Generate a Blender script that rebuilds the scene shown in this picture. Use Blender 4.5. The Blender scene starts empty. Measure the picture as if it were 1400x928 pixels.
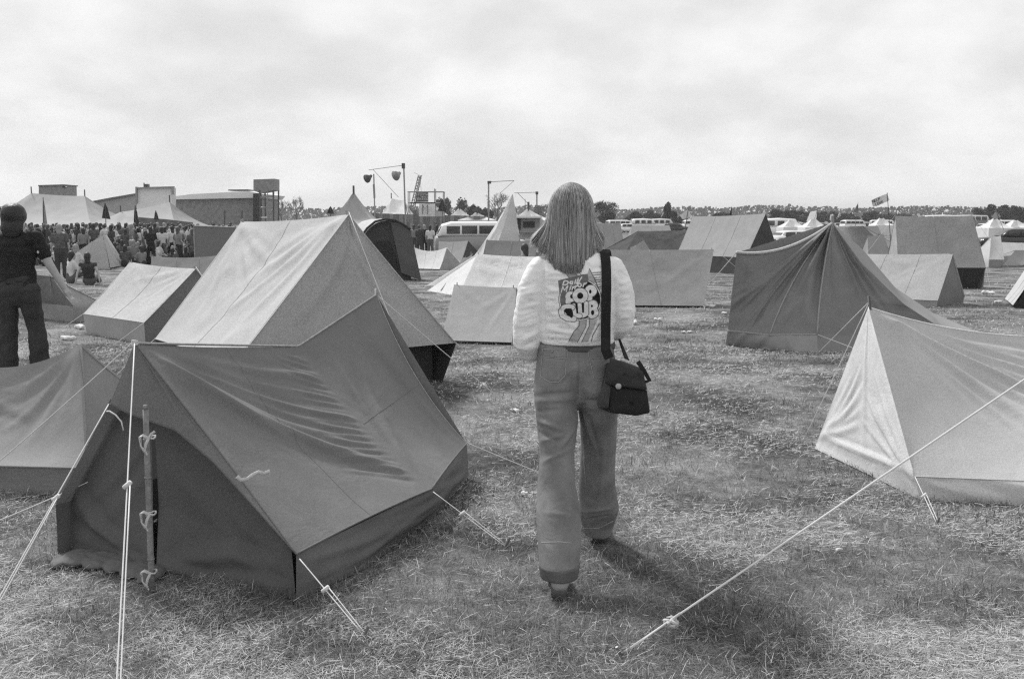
import bpy, bmesh, math, random
import numpy as np
from mathutils import Vector, noise
from mathutils.bvhtree import BVHTree
random.seed(7); RNG = np.random.default_rng(7)
R = math.radians
sc = bpy.context.scene
COL = sc.collection
V = Vector

# ------------------------------------------------------------------ camera
CH = 1.55; F = 1361.0; TH = math.atan(164/1361)
cd = bpy.data.cameras.new('camera'); cam = bpy.data.objects.new('camera', cd); COL.objects.link(cam)
cam.location = (0, 0, CH); cam.rotation_euler = (R(90)-TH, 0, 0)
cd.lens = 35; cd.sensor_width = 36; cd.clip_start = .05; cd.clip_end = 6000
sc.camera = cam
cT, sT = math.cos(TH), math.sin(TH)
def gz(y, x=0):
    t = max(0, min(1, (y-14)/28)); return -.5*t*t*(3-2*t)
def rayd(px, py):
    u = (px-700)/F; v = (464-py)/F
    return V((u, cT+v*sT, v*cT-sT))
def G(px, py, h=0.0):
    """point at height h above the ground"""
    d = rayd(px, py); z = h
    for _ in range(12):
        t = (z-CH)/d.z; z = h+gz(t*d.y)
    t = (z-CH)/d.z
    return V((0, 0, CH))+d*t
def D(px, py, Y):
    d = rayd(px, py); return V((0, 0, CH))+d*(Y/d.y)

# ------------------------------------------------------------------ materials
MATS = {}
def newmat(name):
    m = bpy.data.materials.new(name); m.use_nodes = True
    nt = m.node_tree; nt.nodes.clear()
    out = nt.nodes.new('ShaderNodeOutputMaterial')
    return m, nt, out
def nd(nt, t, **kw):
    n = nt.nodes.new(t)
    for k, v in kw.items():
        if k in n.inputs: n.inputs[k].default_value = v
        else: setattr(n, k, v)
    return n
def g3(v): return (v, v, v, 1)
def cloth(name, g, var=.12, scale=3, trans=.12, bump=.25, weave=170, fold=.5, stain=.10, weavevar=.17):
    if name in MATS: return MATS[name]
    m, nt, out = newmat(name); L = nt.links.new
    tc = nd(nt, 'ShaderNodeTexCoord')
    n1 = nd(nt, 'ShaderNodeTexNoise', Scale=scale, Detail=6.0, Roughness=.6)
    n2 = nd(nt, 'ShaderNodeTexNoise', Scale=weave, Detail=1.0)
    n3 = nd(nt, 'ShaderNodeTexNoise', Scale=scale*.7, Detail=3.0)
    for n in (n1, n2, n3): L(tc.outputs['Object'], n.inputs['Vector'])
    r1 = nd(nt, 'ShaderNodeMapRange'); r1.inputs[1].default_value = .3; r1.inputs[2].default_value = .7
    r1.inputs[3].default_value = g*(1-var); r1.inputs[4].default_value = g*(1+var)
    L(n1.outputs[0], r1.inputs[0])
    r2 = nd(nt, 'ShaderNodeMapRange'); r2.inputs[1].default_value = .3; r2.inputs[2].default_value = .7
    r2.inputs[3].default_value = 1-weavevar; r2.inputs[4].default_value = 1+weavevar
    L(n2.outputs[0], r2.inputs[0])
    mu = nd(nt, 'ShaderNodeMath', operation='MULTIPLY'); L(r1.outputs[0], mu.inputs[0]); L(r2.outputs[0], mu.inputs[1])
    r3 = nd(nt, 'ShaderNodeMapRange'); r3.inputs[1].default_value = .58; r3.inputs[2].default_value = .75
    r3.inputs[3].default_value = 1; r3.inputs[4].default_value = 1-stain
    L(n3.outputs[0], r3.inputs[0])
    mu2 = nd(nt, 'ShaderNodeMath', operation='MULTIPLY'); L(mu.outputs[0], mu2.inputs[0]); L(r3.outputs[0], mu2.inputs[1])
    p = nd(nt, 'ShaderNodeBsdfPrincipled', Roughness=.85)
    p.inputs['Specular IOR Level'].default_value = .25
    L(mu2.outputs[0], p.inputs['Base Color'])
    # wrinkles : stretched noise + weave
    wv = nd(nt, 'ShaderNodeTexNoise', Scale=scale*1.5, Detail=5.0, Distortion=.8, Roughness=.55)
    L(tc.outputs['Object'], wv.inputs['Vector'])
    b1 = nd(nt, 'ShaderNodeBump', Strength=fold, Distance=.02); L(wv.outputs[0], b1.inputs['Height'])
    b2 = nd(nt, 'ShaderNodeBump', Strength=bump, Distance=.001); L(n2.outputs[0], b2.inputs['Height'])
    L(b1.outputs[0], b2.inputs['Normal']); L(b2.outputs[0], p.inputs['Normal'])
    if trans > 0:
        t = nd(nt, 'ShaderNodeBsdfTranslucent'); L(mu2.outputs[0], t.inputs['Color'])
        mx = nd(nt, 'ShaderNodeMixShader', Fac=trans)
        L(p.outputs[0], mx.inputs[1]); L(t.outputs[0], mx.inputs[2]); L(mx.outputs[0], out.inputs[0])
    else: L(p.outputs[0], out.inputs[0])
    MATS[name] = m; return m
def solid(name, g, rough=.7, metal=0, var=.12, scale=20, bump=.15, dist=.004):
    if name in MATS: return MATS[name]
    m, nt, out = newmat(name); L = nt.links.new
    tc = nd(nt, 'ShaderNodeTexCoord')
    n1 = nd(nt, 'ShaderNodeTexNoise', Scale=scale, Detail=5.0); L(tc.outputs['Object'], n1.inputs['Vector'])
    r1 = nd(nt, 'ShaderNodeMapRange'); r1.inputs[1].default_value = .3; r1.inputs[2].default_value = .7
    r1.inputs[3].default_value = g*(1-var); r1.inputs[4].default_value = g*(1+var); L(n1.outputs[0], r1.inputs[0])
    p = nd(nt, 'ShaderNodeBsdfPrincipled', Roughness=rough, Metallic=metal)
    L(r1.outputs[0], p.inputs['Base Color'])
    b = nd(nt, 'ShaderNodeBump', Strength=bump, Distance=dist); L(n1.outputs[0], b.inputs['Height']); L(b.outputs[0], p.inputs['Normal'])
    L(p.outputs[0], out.inputs[0]); MATS[name] = m; return m
def attrmat(name, lo, hi, rough=.7, spec=.3, trans=0.0):
    if name in MATS: return MATS[name]
    m, nt, out = newmat(name); L = nt.links.new
    a = nd(nt, 'ShaderNodeAttribute', attribute_name='tone')
    r = nd(nt, 'ShaderNodeMapRange'); r.inputs[3].default_value = lo; r.inputs[4].default_value = hi
    L(a.outputs['Fac'], r.inputs[0])
    p = nd(nt, 'ShaderNodeBsdfPrincipled', Roughness=rough); p.inputs['Specular IOR Level'].default_value = spec
    L(r.outputs[0], p.inputs['Base Color'])
    if trans:
        t = nd(nt, 'ShaderNodeBsdfTranslucent'); L(r.outputs[0], t.inputs['Color'])
        mx = nd(nt, 'ShaderNodeMixShader', Fac=trans); L(p.outputs[0], mx.inputs[1]); L(t.outputs[0], mx.inputs[2]); L(mx.outputs[0], out.inputs[0])
    else: L(p.outputs[0], out.inputs[0])
    MATS[name] = m; return m

ROPE = solid('rope_cord', .62, .8, var=.15, scale=300)
WOOD = solid('pole_wood', .26, .7, var=.3, scale=30)
METAL = solid('grey_metal', .25, .5, .3)
DMETAL = solid('dark_metal', .06, .5, .2)
GLASS = solid('dark_glass', .05, .08, 0, var=.05)
BLACK = solid('matt_black', .018, .8)
WHITE = solid('white_paint', .72, .45, var=.04)
SKIN = solid('skin', .36, .6, var=.08)
TYRE = solid('tyre_rubber', .03, .85)

# ------------------------------------------------------------------ object helpers
def empty(name, loc, label, cat, group=None, rz=0):
    o = bpy.data.objects.new(name, None); COL.objects.link(o); o.location = loc; o.rotation_euler.z = rz
    o.empty_display_size = .1
    o['label'] = label; o['category'] = cat
    if group: o['group'] = group
    return o
def wpos(p):
    v = V((0, 0, 0))
    while p is not None: v += p.location; p = p.parent
    return v
def mk(name, vs, fs, mat, parent=None, smooth=True, merge=0, label=None, midx=None, origin=None):
    """verts in world coordinates; parts are stored relative to the parent"""
    me = bpy.data.meshes.new(name)
    off = wpos(parent) if parent is not None else (V(origin) if origin is not None else V((0, 0, 0)))
    arr = np.array([tuple(v) for v in vs], dtype=float).reshape(-1, 3)-np.array(tuple(off))
    me.from_pydata(arr.tolist(), [], [tuple(int(i) for i in f) for f in fs])
    mats = mat if isinstance(mat, (list, tuple)) else [mat]
    for m in mats: me.materials.append(m)
    if midx is not None: me.polygons.foreach_set('material_index', midx)
    if merge:
        bm = bmesh.new(); bm.from_mesh(me); bmesh.ops.remove_doubles(bm, verts=bm.verts, dist=merge); bm.to_mesh(me); bm.free()
    if smooth: me.polygons.foreach_set('use_smooth', [True]*len(me.polygons))
    me.update()
    o = bpy.data.objects.new(name, me); COL.objects.link(o)
    if parent is not None: o.parent = parent
    elif origin is not None: o.location = origin
    if label: o['label'] = label
    return o
def structure(o): o['kind'] = 'structure'; return o
class MB:
    def __init__(s): s.v = []; s.f = []; s.m = []
    def add(s, vs, fs, mi=0):
        b = len(s.v); s.v += [V(v) for v in vs]; s.f += [tuple(i+b for i in f) for f in fs]; s.m += [mi]*len(fs); return s
    def box(s, c, d, rz=0, mi=0, bev=0):
        c = V(c); x, y, z = [k/2 for k in d]; ca, sa = math.cos(rz), math.sin(rz)
        vs = [V((c.x+ca*a-sa*b, c.y+sa*a+ca*b, c.z+e)) for a, b, e in
              ((-x,-y,-z),(x,-y,-z),(x,y,-z),(-x,y,-z),(-x,-y,z),(x,-y,z),(x,y,z),(-x,y,z))]
        return s.add(vs, [(0,3,2,1),(4,5,6,7),(0,1,5,4),(1,2,6,5),(2,3,7,6),(3,0,4,7)], mi)
    def tube(s, pts, r, n=6, r2=None, mi=0, cap=True):
        pts = [V(p) for p in pts]
        k = len(pts)
        rr = [r+(r2-r)*i/(k-1) for i in range(k)] if r2 is not None else ([r]*k if not isinstance(r, (list, tuple)) else r)
        vs = []
        t0 = (pts[1]-pts[0]).normalized(); ref = V((0, 0, 1)) if abs(t0.z) < .9 else V((1, 0, 0))
        for i, p in enumerate(pts):
            t = (pts[min(i+1, k-1)]-pts[max(i-1, 0)]).normalized()
            a = (ref-t*ref.dot(t)).normalized(); b = t.cross(a)
            for j in range(n):
                an = 2*math.pi*j/n; vs.append(p+(a*math.cos(an)+b*math.sin(an))*rr[i])
        fs = [(i*n+j, i*n+(j+1) % n, (i+1)*n+(j+1) % n, (i+1)*n+j) for i in range(k-1) for j in range(n)]
        if cap: fs += [tuple(range(n))[::-1], tuple((k-1)*n+j for j in range(n))]
        return s.add(vs, fs, mi)
    def make(s, name, mat, parent=None, smooth=False, label=None, origin=None):
        return mk(name, s.v, s.f, mat, parent, smooth, 0, label, s.m if isinstance(mat, (list, tuple)) else None, origin)

def loft(rings, n=20):
    """rings: (centre, a, b) half axes vectors"""
    vs = []; fs = []
    for c, a, b in rings:
        c = V(c); a = V(a); b = V(b)
        for j in range(n):
            t = 2*math.pi*j/n; vs.append(c+a*math.cos(t)+b*math.sin(t))
    k = len(rings)
    fs = [(i*n+j, i*n+(j+1) % n, (i+1)*n+(j+1) % n, (i+1)*n+j) for i in range(k-1) for j in range(n)]
    vs.append(V(rings[0][0])); vs.append(V(rings[-1][0])); a0 = len(vs)-2
    fs += [(a0, (j+1) % n, j) for j in range(n)]+[(a0+1, (k-1)*n+j, (k-1)*n+(j+1) % n) for j in range(n)]
    return vs, fs
def caps(pts, rad, n=14, flat=1.0):
    """tapered rounded chain"""
    pts = [V(p) for p in pts]; rings = []
    k = len(pts)
    def frame(t):
        ref = V((1, 0, 0)) if abs(t.x) < .8 else V((0, 0, 1))
        a = (ref-t*ref.dot(t)).normalized(); return a, t.cross(a)
    t = (pts[1]-pts[0]).normalized(); a, b = frame(t)
    for q in (.98, .85, .5): rings.append((pts[0]-t*rad[0]*q, a*rad[0]*math.sqrt(1-q*q), b*rad[0]*flat*math.sqrt(1-q*q)))
    for i in range(k):
        t = (pts[min(i+1, k-1)]-pts[max(i-1, 0)]).normalized(); a, b = frame(t)
        rings.append((pts[i], a*rad[i], b*rad[i]*flat))
    t = (pts[-1]-pts[-2]).normalized(); a, b = frame(t)
    for q in (.5, .85, .98): rings.append((pts[-1]+t*rad[-1]*q, a*rad[-1]*math.sqrt(1-q*q), b*rad[-1]*flat*math.sqrt(1-q*q)))
    return loft(rings, n)
def ell(c, r, n=16):
    c = V(c); rings = []
    for i in range(1, 12):
        t = math.pi*i/12; s = math.sin(t)
        rings.append((c+V((0, 0, -r[2]*math.cos(t))), V((r[0]*s, 0, 0)), V((0, r[1]*s, 0))))
    return loft(rings, n)
def remesh(parts, vox, sm=4):
    mb = MB()
    for v, f in parts: mb.add(v, f)
    me = bpy.data.meshes.new('tmp'); me.from_pydata([tuple(v) for v in mb.v], [], mb.f); me.update()
    o = bpy.data.objects.new('tmp', me); COL.objects.link(o)
    r = o.modifiers.new('r', 'REMESH'); r.mode = 'VOXEL'; r.voxel_size = vox
    s = o.modifiers.new('s', 'SMOOTH'); s.iterations = sm; s.factor = .5
    dg = bpy.context.evaluated_depsgraph_get(); dg.update()
    e = o.evaluated_get(dg).to_mesh()
    n = len(e.vertices); co = np.empty(n*3); e.vertices.foreach_get('co', co); co = co.reshape(-1, 3)
    no = np.empty(n*3); e.vertices.foreach_get('normal', no); no = no.reshape(-1, 3)
    fs = [tuple(p.vertices) for p in e.polygons]
    o.evaluated_get(dg).to_mesh_clear()
    bpy.data.objects.remove(o); bpy.data.meshes.remove(me)
    return co.copy(), fs, no.copy()

# ------------------------------------------------------------------ cloth patches
def edge(p, q, sag=0, out=None):
    p = V(p); q = V(q); out = out or V((0, 0, 0))
    return lambda t: p.lerp(q, t)+V((0, 0, -sag*4*t*(1-t)))+out*(4*t*(1-t))
def poly(pts):
    pts = [V(p) for p in pts]; ls = [(pts[i+1]-pts[i]).length for i in range(len(pts)-1)]; T = sum(ls) or 1
    def f(t):
        d = t*T
        for i, l in enumerate(ls):
            if d <= l or i == len(ls)-1: return pts[i].lerp(pts[i+1], min(1, d/l) if l > 0 else 0)
            d -= l
    return f
def const(p): p = V(p); return lambda t: p.copy()
def patch(top, bot, left, right, n=24, m=24, belly=0, amp=.006, folds=(), hemw=.0, seed=0, nscale=2.5):
    P = np.zeros((m+1, n+1, 3))
    c00, c10, c01, c11 = top(0), top(1), bot(0), bot(1)
    for j in range(m+1):
        v = j/m
        for i in range(n+1):
            u = i/n
            p = top(u)*(1-v)+bot(u)*v+left(v)*(1-u)+right(v)*u
            p -= c00*(1-u)*(1-v)+c10*u*(1-v)+c01*(1-u)*v+c11*u*v
            P[j, i] = p
    du = np.gradient(P, axis=1); dv = np.gradient(P, axis=0)
    N = np.cross(dv, du); l = np.linalg.norm(N, axis=2, keepdims=True); N = N/np.maximum(l, 1e-9)
    ctr = P.reshape(-1, 3).mean(0)
    # smooth average normal, oriented outward (up / towards camera)
    A = N.reshape(-1, 3).sum(0); A /= max(np.linalg.norm(A), 1e-9)
    if A[2] < -.02: A = -A
    U = np.linspace(0, 1, n+1)[None, :]; W = np.linspace(0, 1, m+1)[:, None]
    win = np.minimum(1, np.minimum(U, 1-U)*9)*np.minimum(1, np.minimum(W, 1-W)*9)
    winf = np.minimum(1, np.minimum(U, 1-U)*14)*np.minimum(1, np.minimum(W, 1-W)*14)
    d = -belly*16*U*(1-U)*W*(1-W)
    if amp:
        q = np.array([[noise.noise(V(P[j, i])*nscale+V((seed, 0, 0))) + .5*noise.noise(V(P[j, i])*nscale*2.3+V((0, seed, 0)))
                       for i in range(n+1)] for j in range(m+1)])
        d = d+amp*q*win
    rs = np.linalg.norm(P[0, -1]-P[0, 0])+np.linalg.norm(P[-1, -1]-P[-1, 0]); cs = np.linalg.norm(P[-1, 0]-P[0, 0])+np.linalg.norm(P[-1, -1]-P[0, -1])
    sx, sy = max(rs/2, .05), max(cs/2, .05)
    for (u0, v0, u1, v1, a, w) in folds:
        ax, ay = u0*sx, v0*sy; bx, by = u1*sx, v1*sy
        ex, ey = bx-ax, by-ay; L2 = ex*ex+ey*ey
        X = U*sx-ax+0*W; Y = W*sy-ay+0*U
        t = np.clip((X*ex+Y*ey)/L2, 0, 1)
        dx = X-ex*t; dy = Y-ey*t
        sgn = np.sign(X*ey-Y*ex); dist = np.sqrt(dx*dx+dy*dy)
        prof = np.exp(-(dist/w)**2)-.55*np.exp(-((dist*sgn-w*1.5)/w)**2)
        d = d+a*prof*(np.sin(np.pi*np.clip(t*.92+.06, 0, 1))**.6)*winf
    P = P+A[None, None, :]*d[:, :, None]
    vs = P.reshape(-1, 3); k = n+1
    fs = [(j*k+i, j*k+i+1, (j+1)*k+i+1, (j+1)*k+i) for j in range(m) for i in range(n)]
    return vs, fs, n, m
def rays(u0, v0, n, lo, hi, length=.7, a=.012, w=.02, seed=1, aspect=1):
    """fold lines radiating from a point between two angles (deg, 0=+u, 90=+v)"""
    r = random.Random(seed); out = []
    for i in range(n):
        an = R(lo+(hi-lo)*(i+.5+r.uniform(-.3, .3))/n); l = length*r.uniform(.6, 1.1)
        out.append((u0, v0, u0+math.cos(an)*l, v0+math.sin(an)*l*aspect, a*r.uniform(.5, 1.2), w*r.uniform(.7, 1.3)))
    return out

def mesh_patch(name, args, mat, parent, label=None, seams=(), cross=(), sr=.0035):
    vs, fs, n, m = args
    if len(seams) or len(cross):
        k = n+1; mb = MB()
        for u in seams:
            i = int(u*n); mb.tube([V(vs[j*k+i]) for j in range(m+1)], sr, 5)
        for v in cross:
            j = int(v*m); mb.tube([V(vs[j*k+i]) for i in range(n+1)], sr, 5)
        mb.make('seam', mat, parent, True)
    return mk(name, vs, fs, mat, parent, True, .0005, label)
def rope(parent, a, b, r=.0028, sag=.02, name='guy_rope', peg=True, double=False):
    a = V(a); b = V(b); mb = MB()
    pts = [a.lerp(b, t/8)+V((0, 0, -sag*4*(t/8)*(1-t/8))) for t in range(9)]
    mb.tube(pts, r, 6)
    if double:
        q = [a.lerp(b, .42).lerp(b, t/5)+V((.012, 0, .01-.01*t/5)) for t in range(6)]; mb.tube(q, r*.9, 6)
        k = a.lerp(b, .42); mb.tube([k+V((-.012, 0, -.01)), k+V((.014, 0, .012))], .009, 6)
    o = mb.make(name, ROPE, parent, True)
    if peg:
        d = (a-b); d.z = 0; d.normalize()
        pb = MB(); pb.tube([b+V((0, 0, -.03))+d*.01, b-d*.035+V((0, 0, .05))], .006, 6); pb.make('tent_peg', METAL, parent)
    return o
def hem(parent, fn, r=.004, mat=None, n=24, name='hem'):
    mb = MB(); mb.tube([fn(i/n) for i in range(n+1)], r, 5); mb.make(name, mat, parent, True)

TENTS = 'canvas tents pitched across the field'
def perp_away(ax, mid):
    p = V((-ax.y, ax.x, 0))
    return p if p.dot(V((mid.x, mid.y, 0))) > 0 else -p
def tent(label, A, B, W, e, rf, rb, mat, gmat=None, wmat=None, res=14, sag=.04, belly=.02, amp=.01, foldn=0, pole=True,
         guys=0, name='ridge_tent', inset=.03, gopen=False, hipf=0, hipb=0, folda=.012, foldw=.03, gfold=0, seamn=0, door=False, hems=True, esag=.0):
    gmat = gmat or mat; wmat = wmat or mat
    pA = A if isinstance(A, V) else G(A[0], A[1], e); pB = B if isinstance(B, V) else G(B[0], B[1], e)
    ax = pB-pA; ax.z = 0; ln = ax.length; ax.normalize(); pr = perp_away(ax, (pA+pB)/2)
    pA2 = pA+pr*W; pB2 = pB+pr*W
    MA = (pA+pA2)/2; MBp = (pB+pB2)/2
    rA = MA+V((0, 0, rf-MA.z)) if not isinstance(rf, tuple) else D(rf[0], rf[1], MA.y)
    rB = MBp+V((0, 0, rb-MBp.z)) if not isinstance(rb, tuple) else D(rb[0], rb[1], MBp.y)
    for p in (rA, rB): pass
    def gnd(p, k=inset):
        c = (MA+MBp)/2; q = V((p.x, p.y, 0)); d = V((c.x, c.y, 0))-q; q += d.normalized()*k
        return V((q.x, q.y, gz(q.y)-.005))
    base = V(((MA.x+MBp.x)/2, (MA.y+MBp.y)/2, gz(MA.y)))
    T = empty(name, base, label, 'tent', TENTS)
    ridge = edge(rA, rB, sag)
    sd = sum(map(ord, label)) % 97
    for k, (a, b) in enumerate(((pA, pB), (pA2, pB2))):
        fl = []
        if foldn:
            fl = rays(0, 0, foldn, 15, 75, .8, folda, foldw, sd+k)+rays(1, 0, foldn, 105, 165, .8, folda, foldw, sd+5+k)
        args = patch(ridge, edge(a, b, esag), edge(rA, a, sag*.3), edge(rB, b, sag*.3), res*2, res, belly, amp, fl, seed=sd+k)
        mesh_patch('roof_panel', args, mat, T, seams=(() if k or ln < 1.2 else ((.33, .66) if sd % 2 else (.5,))), sr=.003+.0002*pA.y)
        if e > .06:
            ga, gb = gnd(a), gnd(b)
            args = patch(edge(a+V((0,0,-.004)), b+V((0,0,-.004)), esag), edge(ga, gb), edge(a, ga), edge(b, gb), res*2, 5, -.01, amp, rays(0, .5, 0, 0, 1), seed=sd+9)
            mesh_patch('side_wall', args, wmat, T)
        if hems: hem(T, edge(a, b, esag), .006 if ln < 6 else .01, mat, res*2)
        for s in range(seamn):
            t = (s+1)/(seamn+1); p, q = ridge(t), edge(a, b, esag)(t); nn = (q-p).cross(b-a).normalized()
            if nn.z < 0: nn = -nn
    for k, (r_, a, b) in enumerate(((rA, pA, pA2), (rB, pB, pB2))):
        ins = ax*(.02 if k == 0 else -.02)
        r2 = r_+ins+V((0, 0, -.01)); a2, b2 = a+ins, b+ins
        ga, gb = gnd(a, .04), gnd(b, .04)
        if gopen:
            ia = ax*(.22 if k == 0 else -.22); ca_ = (a+b)/2; p1, p2 = a.lerp(ca_, .12)+ia, b.lerp(ca_, .12)+ia; r3 = r_+ia-V((0, 0, .12))
            mesh_patch('inner_end', patch(const(r3), edge(V((p1.x, p1.y, gz(p1.y))), V((p2.x, p2.y, gz(p2.y)))), poly([r3, p1, V((p1.x, p1.y, gz(p1.y)))]), poly([r3, p2, V((p2.x, p2.y, gz(p2.y)))]), 14, 14, 0, .01), C_INNER, T)
            ga, gb = a2, b2
        le = poly([r2, a2, ga]) if e > .06 and not gopen else edge(r2, ga); re = poly([r2, b2, gb]) if e > .06 and not gopen else edge(r2, gb)
        fl = rays(.5, 0, gfold, 60, 120, .9, folda, foldw, sd+20+k) if gfold else ()
        args = patch(const(r2), edge(ga, gb), le, re, res, res, .01, amp, fl, seed=sd+30+k)
        mesh_patch('gable_end', args, gmat, T)
        if pole:
            mb = MB(); mb.tube([r_+ins*2+V((0, 0, -.25)), r_+ins*2+V((0, 0, .03))], .007, 6); mb.make('tent_pole', WOOD, T)
    if guys:
        for r_, s in ((rA, -1), (rB, 1)):
            q = r_+ax*s*1.3; rope(T, r_+V((0, 0, .02)), V((q.x, q.y, gz(q.y))), .003)
        for a, s in ((pA, -1), (pB, -1), (pA2, 1), (pB2, 1)):
            q = a+pr*s*.45; rope(T, a, V((q.x, q.y, gz(q.y))), .003, 0)
    return T, dict(pA=pA, pB=pB, pA2=pA2, pB2=pB2, rA=rA, rB=rB, ax=ax, pr=pr)

# ------------------------------------------------------------------ world + sun
SUN = V((-.50, .64, .90)).normalized()          # towards the sun : ahead and to the left
w = bpy.data.worlds.new('World'); sc.world = w; w.use_nodes = True
nt = w.node_tree; nt.nodes.clear(); L = nt.links.new
out = nd(nt, 'ShaderNodeOutputWorld'); bg = nd(nt, 'ShaderNodeBackground'); bg.inputs['Strength'].default_value = .1
sky = nd(nt, 'ShaderNodeTexSky'); sky.sky_type = 'NISHITA'; sky.sun_disc = False
sky.sun_elevation = math.asin(SUN.z); sky.sun_rotation = math.atan2(SUN.x, SUN.y)
bw = nd(nt, 'ShaderNodeRGBToBW'); L(sky.outputs[0], bw.inputs[0])
tc = nd(nt, 'ShaderNodeTexCoord'); sp = nd(nt, 'ShaderNodeSeparateXYZ'); L(tc.outputs['Generated'], sp.inputs[0])
mz = nd(nt, 'ShaderNodeMath', operation='MAXIMUM'); mz.inputs[1].default_value = 0; L(sp.outputs[2], mz.inputs[0])
az = nd(nt, 'ShaderNodeMath', operation='ADD'); az.inputs[1].default_value = .42; L(mz.outputs[0], az.inputs[0])
dx = nd(nt, 'ShaderNodeMath', operation='DIVIDE'); L(sp.outputs[0], dx.inputs[0]); L(az.outputs[0], dx.inputs[1])
dy = nd(nt, 'ShaderNodeMath', operation='DIVIDE'); L(sp.outputs[1], dy.inputs[0]); L(az.outputs[0], dy.inputs[1])
cb = nd(nt, 'ShaderNodeCombineXYZ'); L(dx.outputs[0], cb.inputs[0]); L(dy.outputs[0], cb.inputs[1])
c1 = nd(nt, 'ShaderNodeTexNoise', Scale=2.6, Detail=10.0, Roughness=.54, Distortion=.1); L(cb.outputs[0], c1.inputs['Vector'])
c2 = nd(nt, 'ShaderNodeTexNoise', Scale=.5, Detail=3.0); L(cb.outputs[0], c2.inputs['Vector'])
cr = nd(nt, 'ShaderNodeMapRange'); cr.inputs[1].default_value = .34; cr.inputs[2].default_value = .66; cr.inputs[3].default_value = 7.6; cr.inputs[4].default_value = 10.0
cr.interpolation_type = 'SMOOTHSTEP'; L(c1.outputs[0], cr.inputs[0])
cm = nd(nt, 'ShaderNodeMapRange'); cm.inputs[1].default_value = .35; cm.inputs[2].default_value = .65; cm.inputs[3].default_value = -.5; cm.inputs[4].default_value = .7
L(c2.outputs[0], cm.inputs[0])
ad = nd(nt, 'ShaderNodeMath', operation='ADD'); L(cr.outputs[0], ad.inputs[0]); L(cm.outputs[0], ad.inputs[1])
mx = nd(nt, 'ShaderNodeMix', data_type='FLOAT'); mx.inputs[0].default_value = .92; L(bw.outputs[0], mx.inputs[2]); L(ad.outputs[0], mx.inputs[3])
L(mx.outputs[0], bg.inputs['Color']); L(bg.outputs[0], out.inputs[0])
sd_ = bpy.data.lights.new('sun', 'SUN'); sd_.energy = 3.9; sd_.angle = R(9); sd_.color = (1, 1, 1)
so = bpy.data.objects.new('sun', sd_); COL.objects.link(so); so.rotation_euler = (-SUN).to_track_quat('-Z', 'Y').to_euler(); so.location = (-20, 30, 40)
sc.cycles.use_denoising = False; sc.cycles.filter_width = 1.3
sc.view_settings.view_transform = 'Standard'; sc.view_settings.look = 'None'; sc.view_settings.exposure = 0; sc.view_settings.gamma = 1

# ------------------------------------------------------------------ ground
def patchn(x, y):
    a = noise.noise(V((x*.9, y*.9, 3.1)))+.5*noise.noise(V((x*2.3, y*2.3, 7.7)))+.3*noise.noise(V((x*6, y*6, 1.7)))
    return a
m, nt, out = newmat('dry_grass_ground'); L = nt.links.new
tc = nd(nt, 'ShaderNodeTexCoord')
na = nd(nt, 'ShaderNodeTexNoise', Scale=.9, Detail=5.0, Roughness=.65); nb = nd(nt, 'ShaderNodeTexNoise', Scale=9.0, Detail=6.0, Roughness=.7); nc = nd(nt, 'ShaderNodeTexNoise', Scale=110.0, Detail=3.0, Roughness=.7)
for n in (na, nb, nc): L(tc.outputs['Object'], n.inputs['Vector'])
def mr(src, a, b, c, d):
    r = nd(nt, 'ShaderNodeMapRange'); r.inputs[1].default_value = a; r.inputs[2].default_value = b; r.inputs[3].default_value = c; r.inputs[4].default_value = d; L(src, r.inputs[0]); return r.outputs[0]
def mul(a, b):
    r = nd(nt, 'ShaderNodeMath', operation='MULTIPLY'); L(a, r.inputs[0]); L(b, r.inputs[1]); return r.outputs[0]
col = mul(mul(mr(na.outputs[0], .38, .60, .06, .24), mr(nb.outputs[0], .3, .7, .6, 1.4)), mr(nc.outputs[0], .3, .7, .4, 1.6))
p = nd(nt, 'ShaderNodeBsdfPrincipled', Roughness=.95); p.inputs['Specular IOR Level'].default_value = .1; L(col, p.inputs['Base Color'])
b1 = nd(nt, 'ShaderNodeBump', Strength=.8, Distance=.03); L(nb.outputs[0], b1.inputs['Height'])
b2 = nd(nt, 'ShaderNodeBump', Strength=.7, Distance=.008); L(nc.outputs[0], b2.inputs['Height']); L(b1.outputs[0], b2.inputs['Normal']); L(b2.outputs[0], p.inputs['Normal'])
L(p.outputs[0], out.inputs[0]); GROUND = m
xs = sorted(set([-3000, -1500, -700, -350, -180, -100]+[x*4 for x in range(-18, 19)]+[x*.25 for x in range(-32, 33)]+[100, 180, 350, 700, 1500, 3000]))
ys = sorted(set([-1500, -300, -60, -20, -8, -3]+[y*.2 for y in range(0, 90)]+[18+y for y in range(0, 30)]+[50, 56, 64, 75, 90, 110, 140, 180, 240, 350, 500, 800, 1300, 2200, 4000]))
gv = []; 
for y in ys:
    for x in xs:
        gv.append((x, y, gz(y)+(.012*noise.noise(V((x*1.1, y*1.1, 0))) - .006 if abs(x) < 9 and 0 < y < 25 else -.006)))
nx = len(xs)
gf = [(j*nx+i, j*nx+i+1, (j+1)*nx+i+1, (j+1)*nx+i) for j in range(len(ys)-1) for i in range(nx-1)]
structure(mk('ground', gv, gf, GROUND, None, True))

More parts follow.
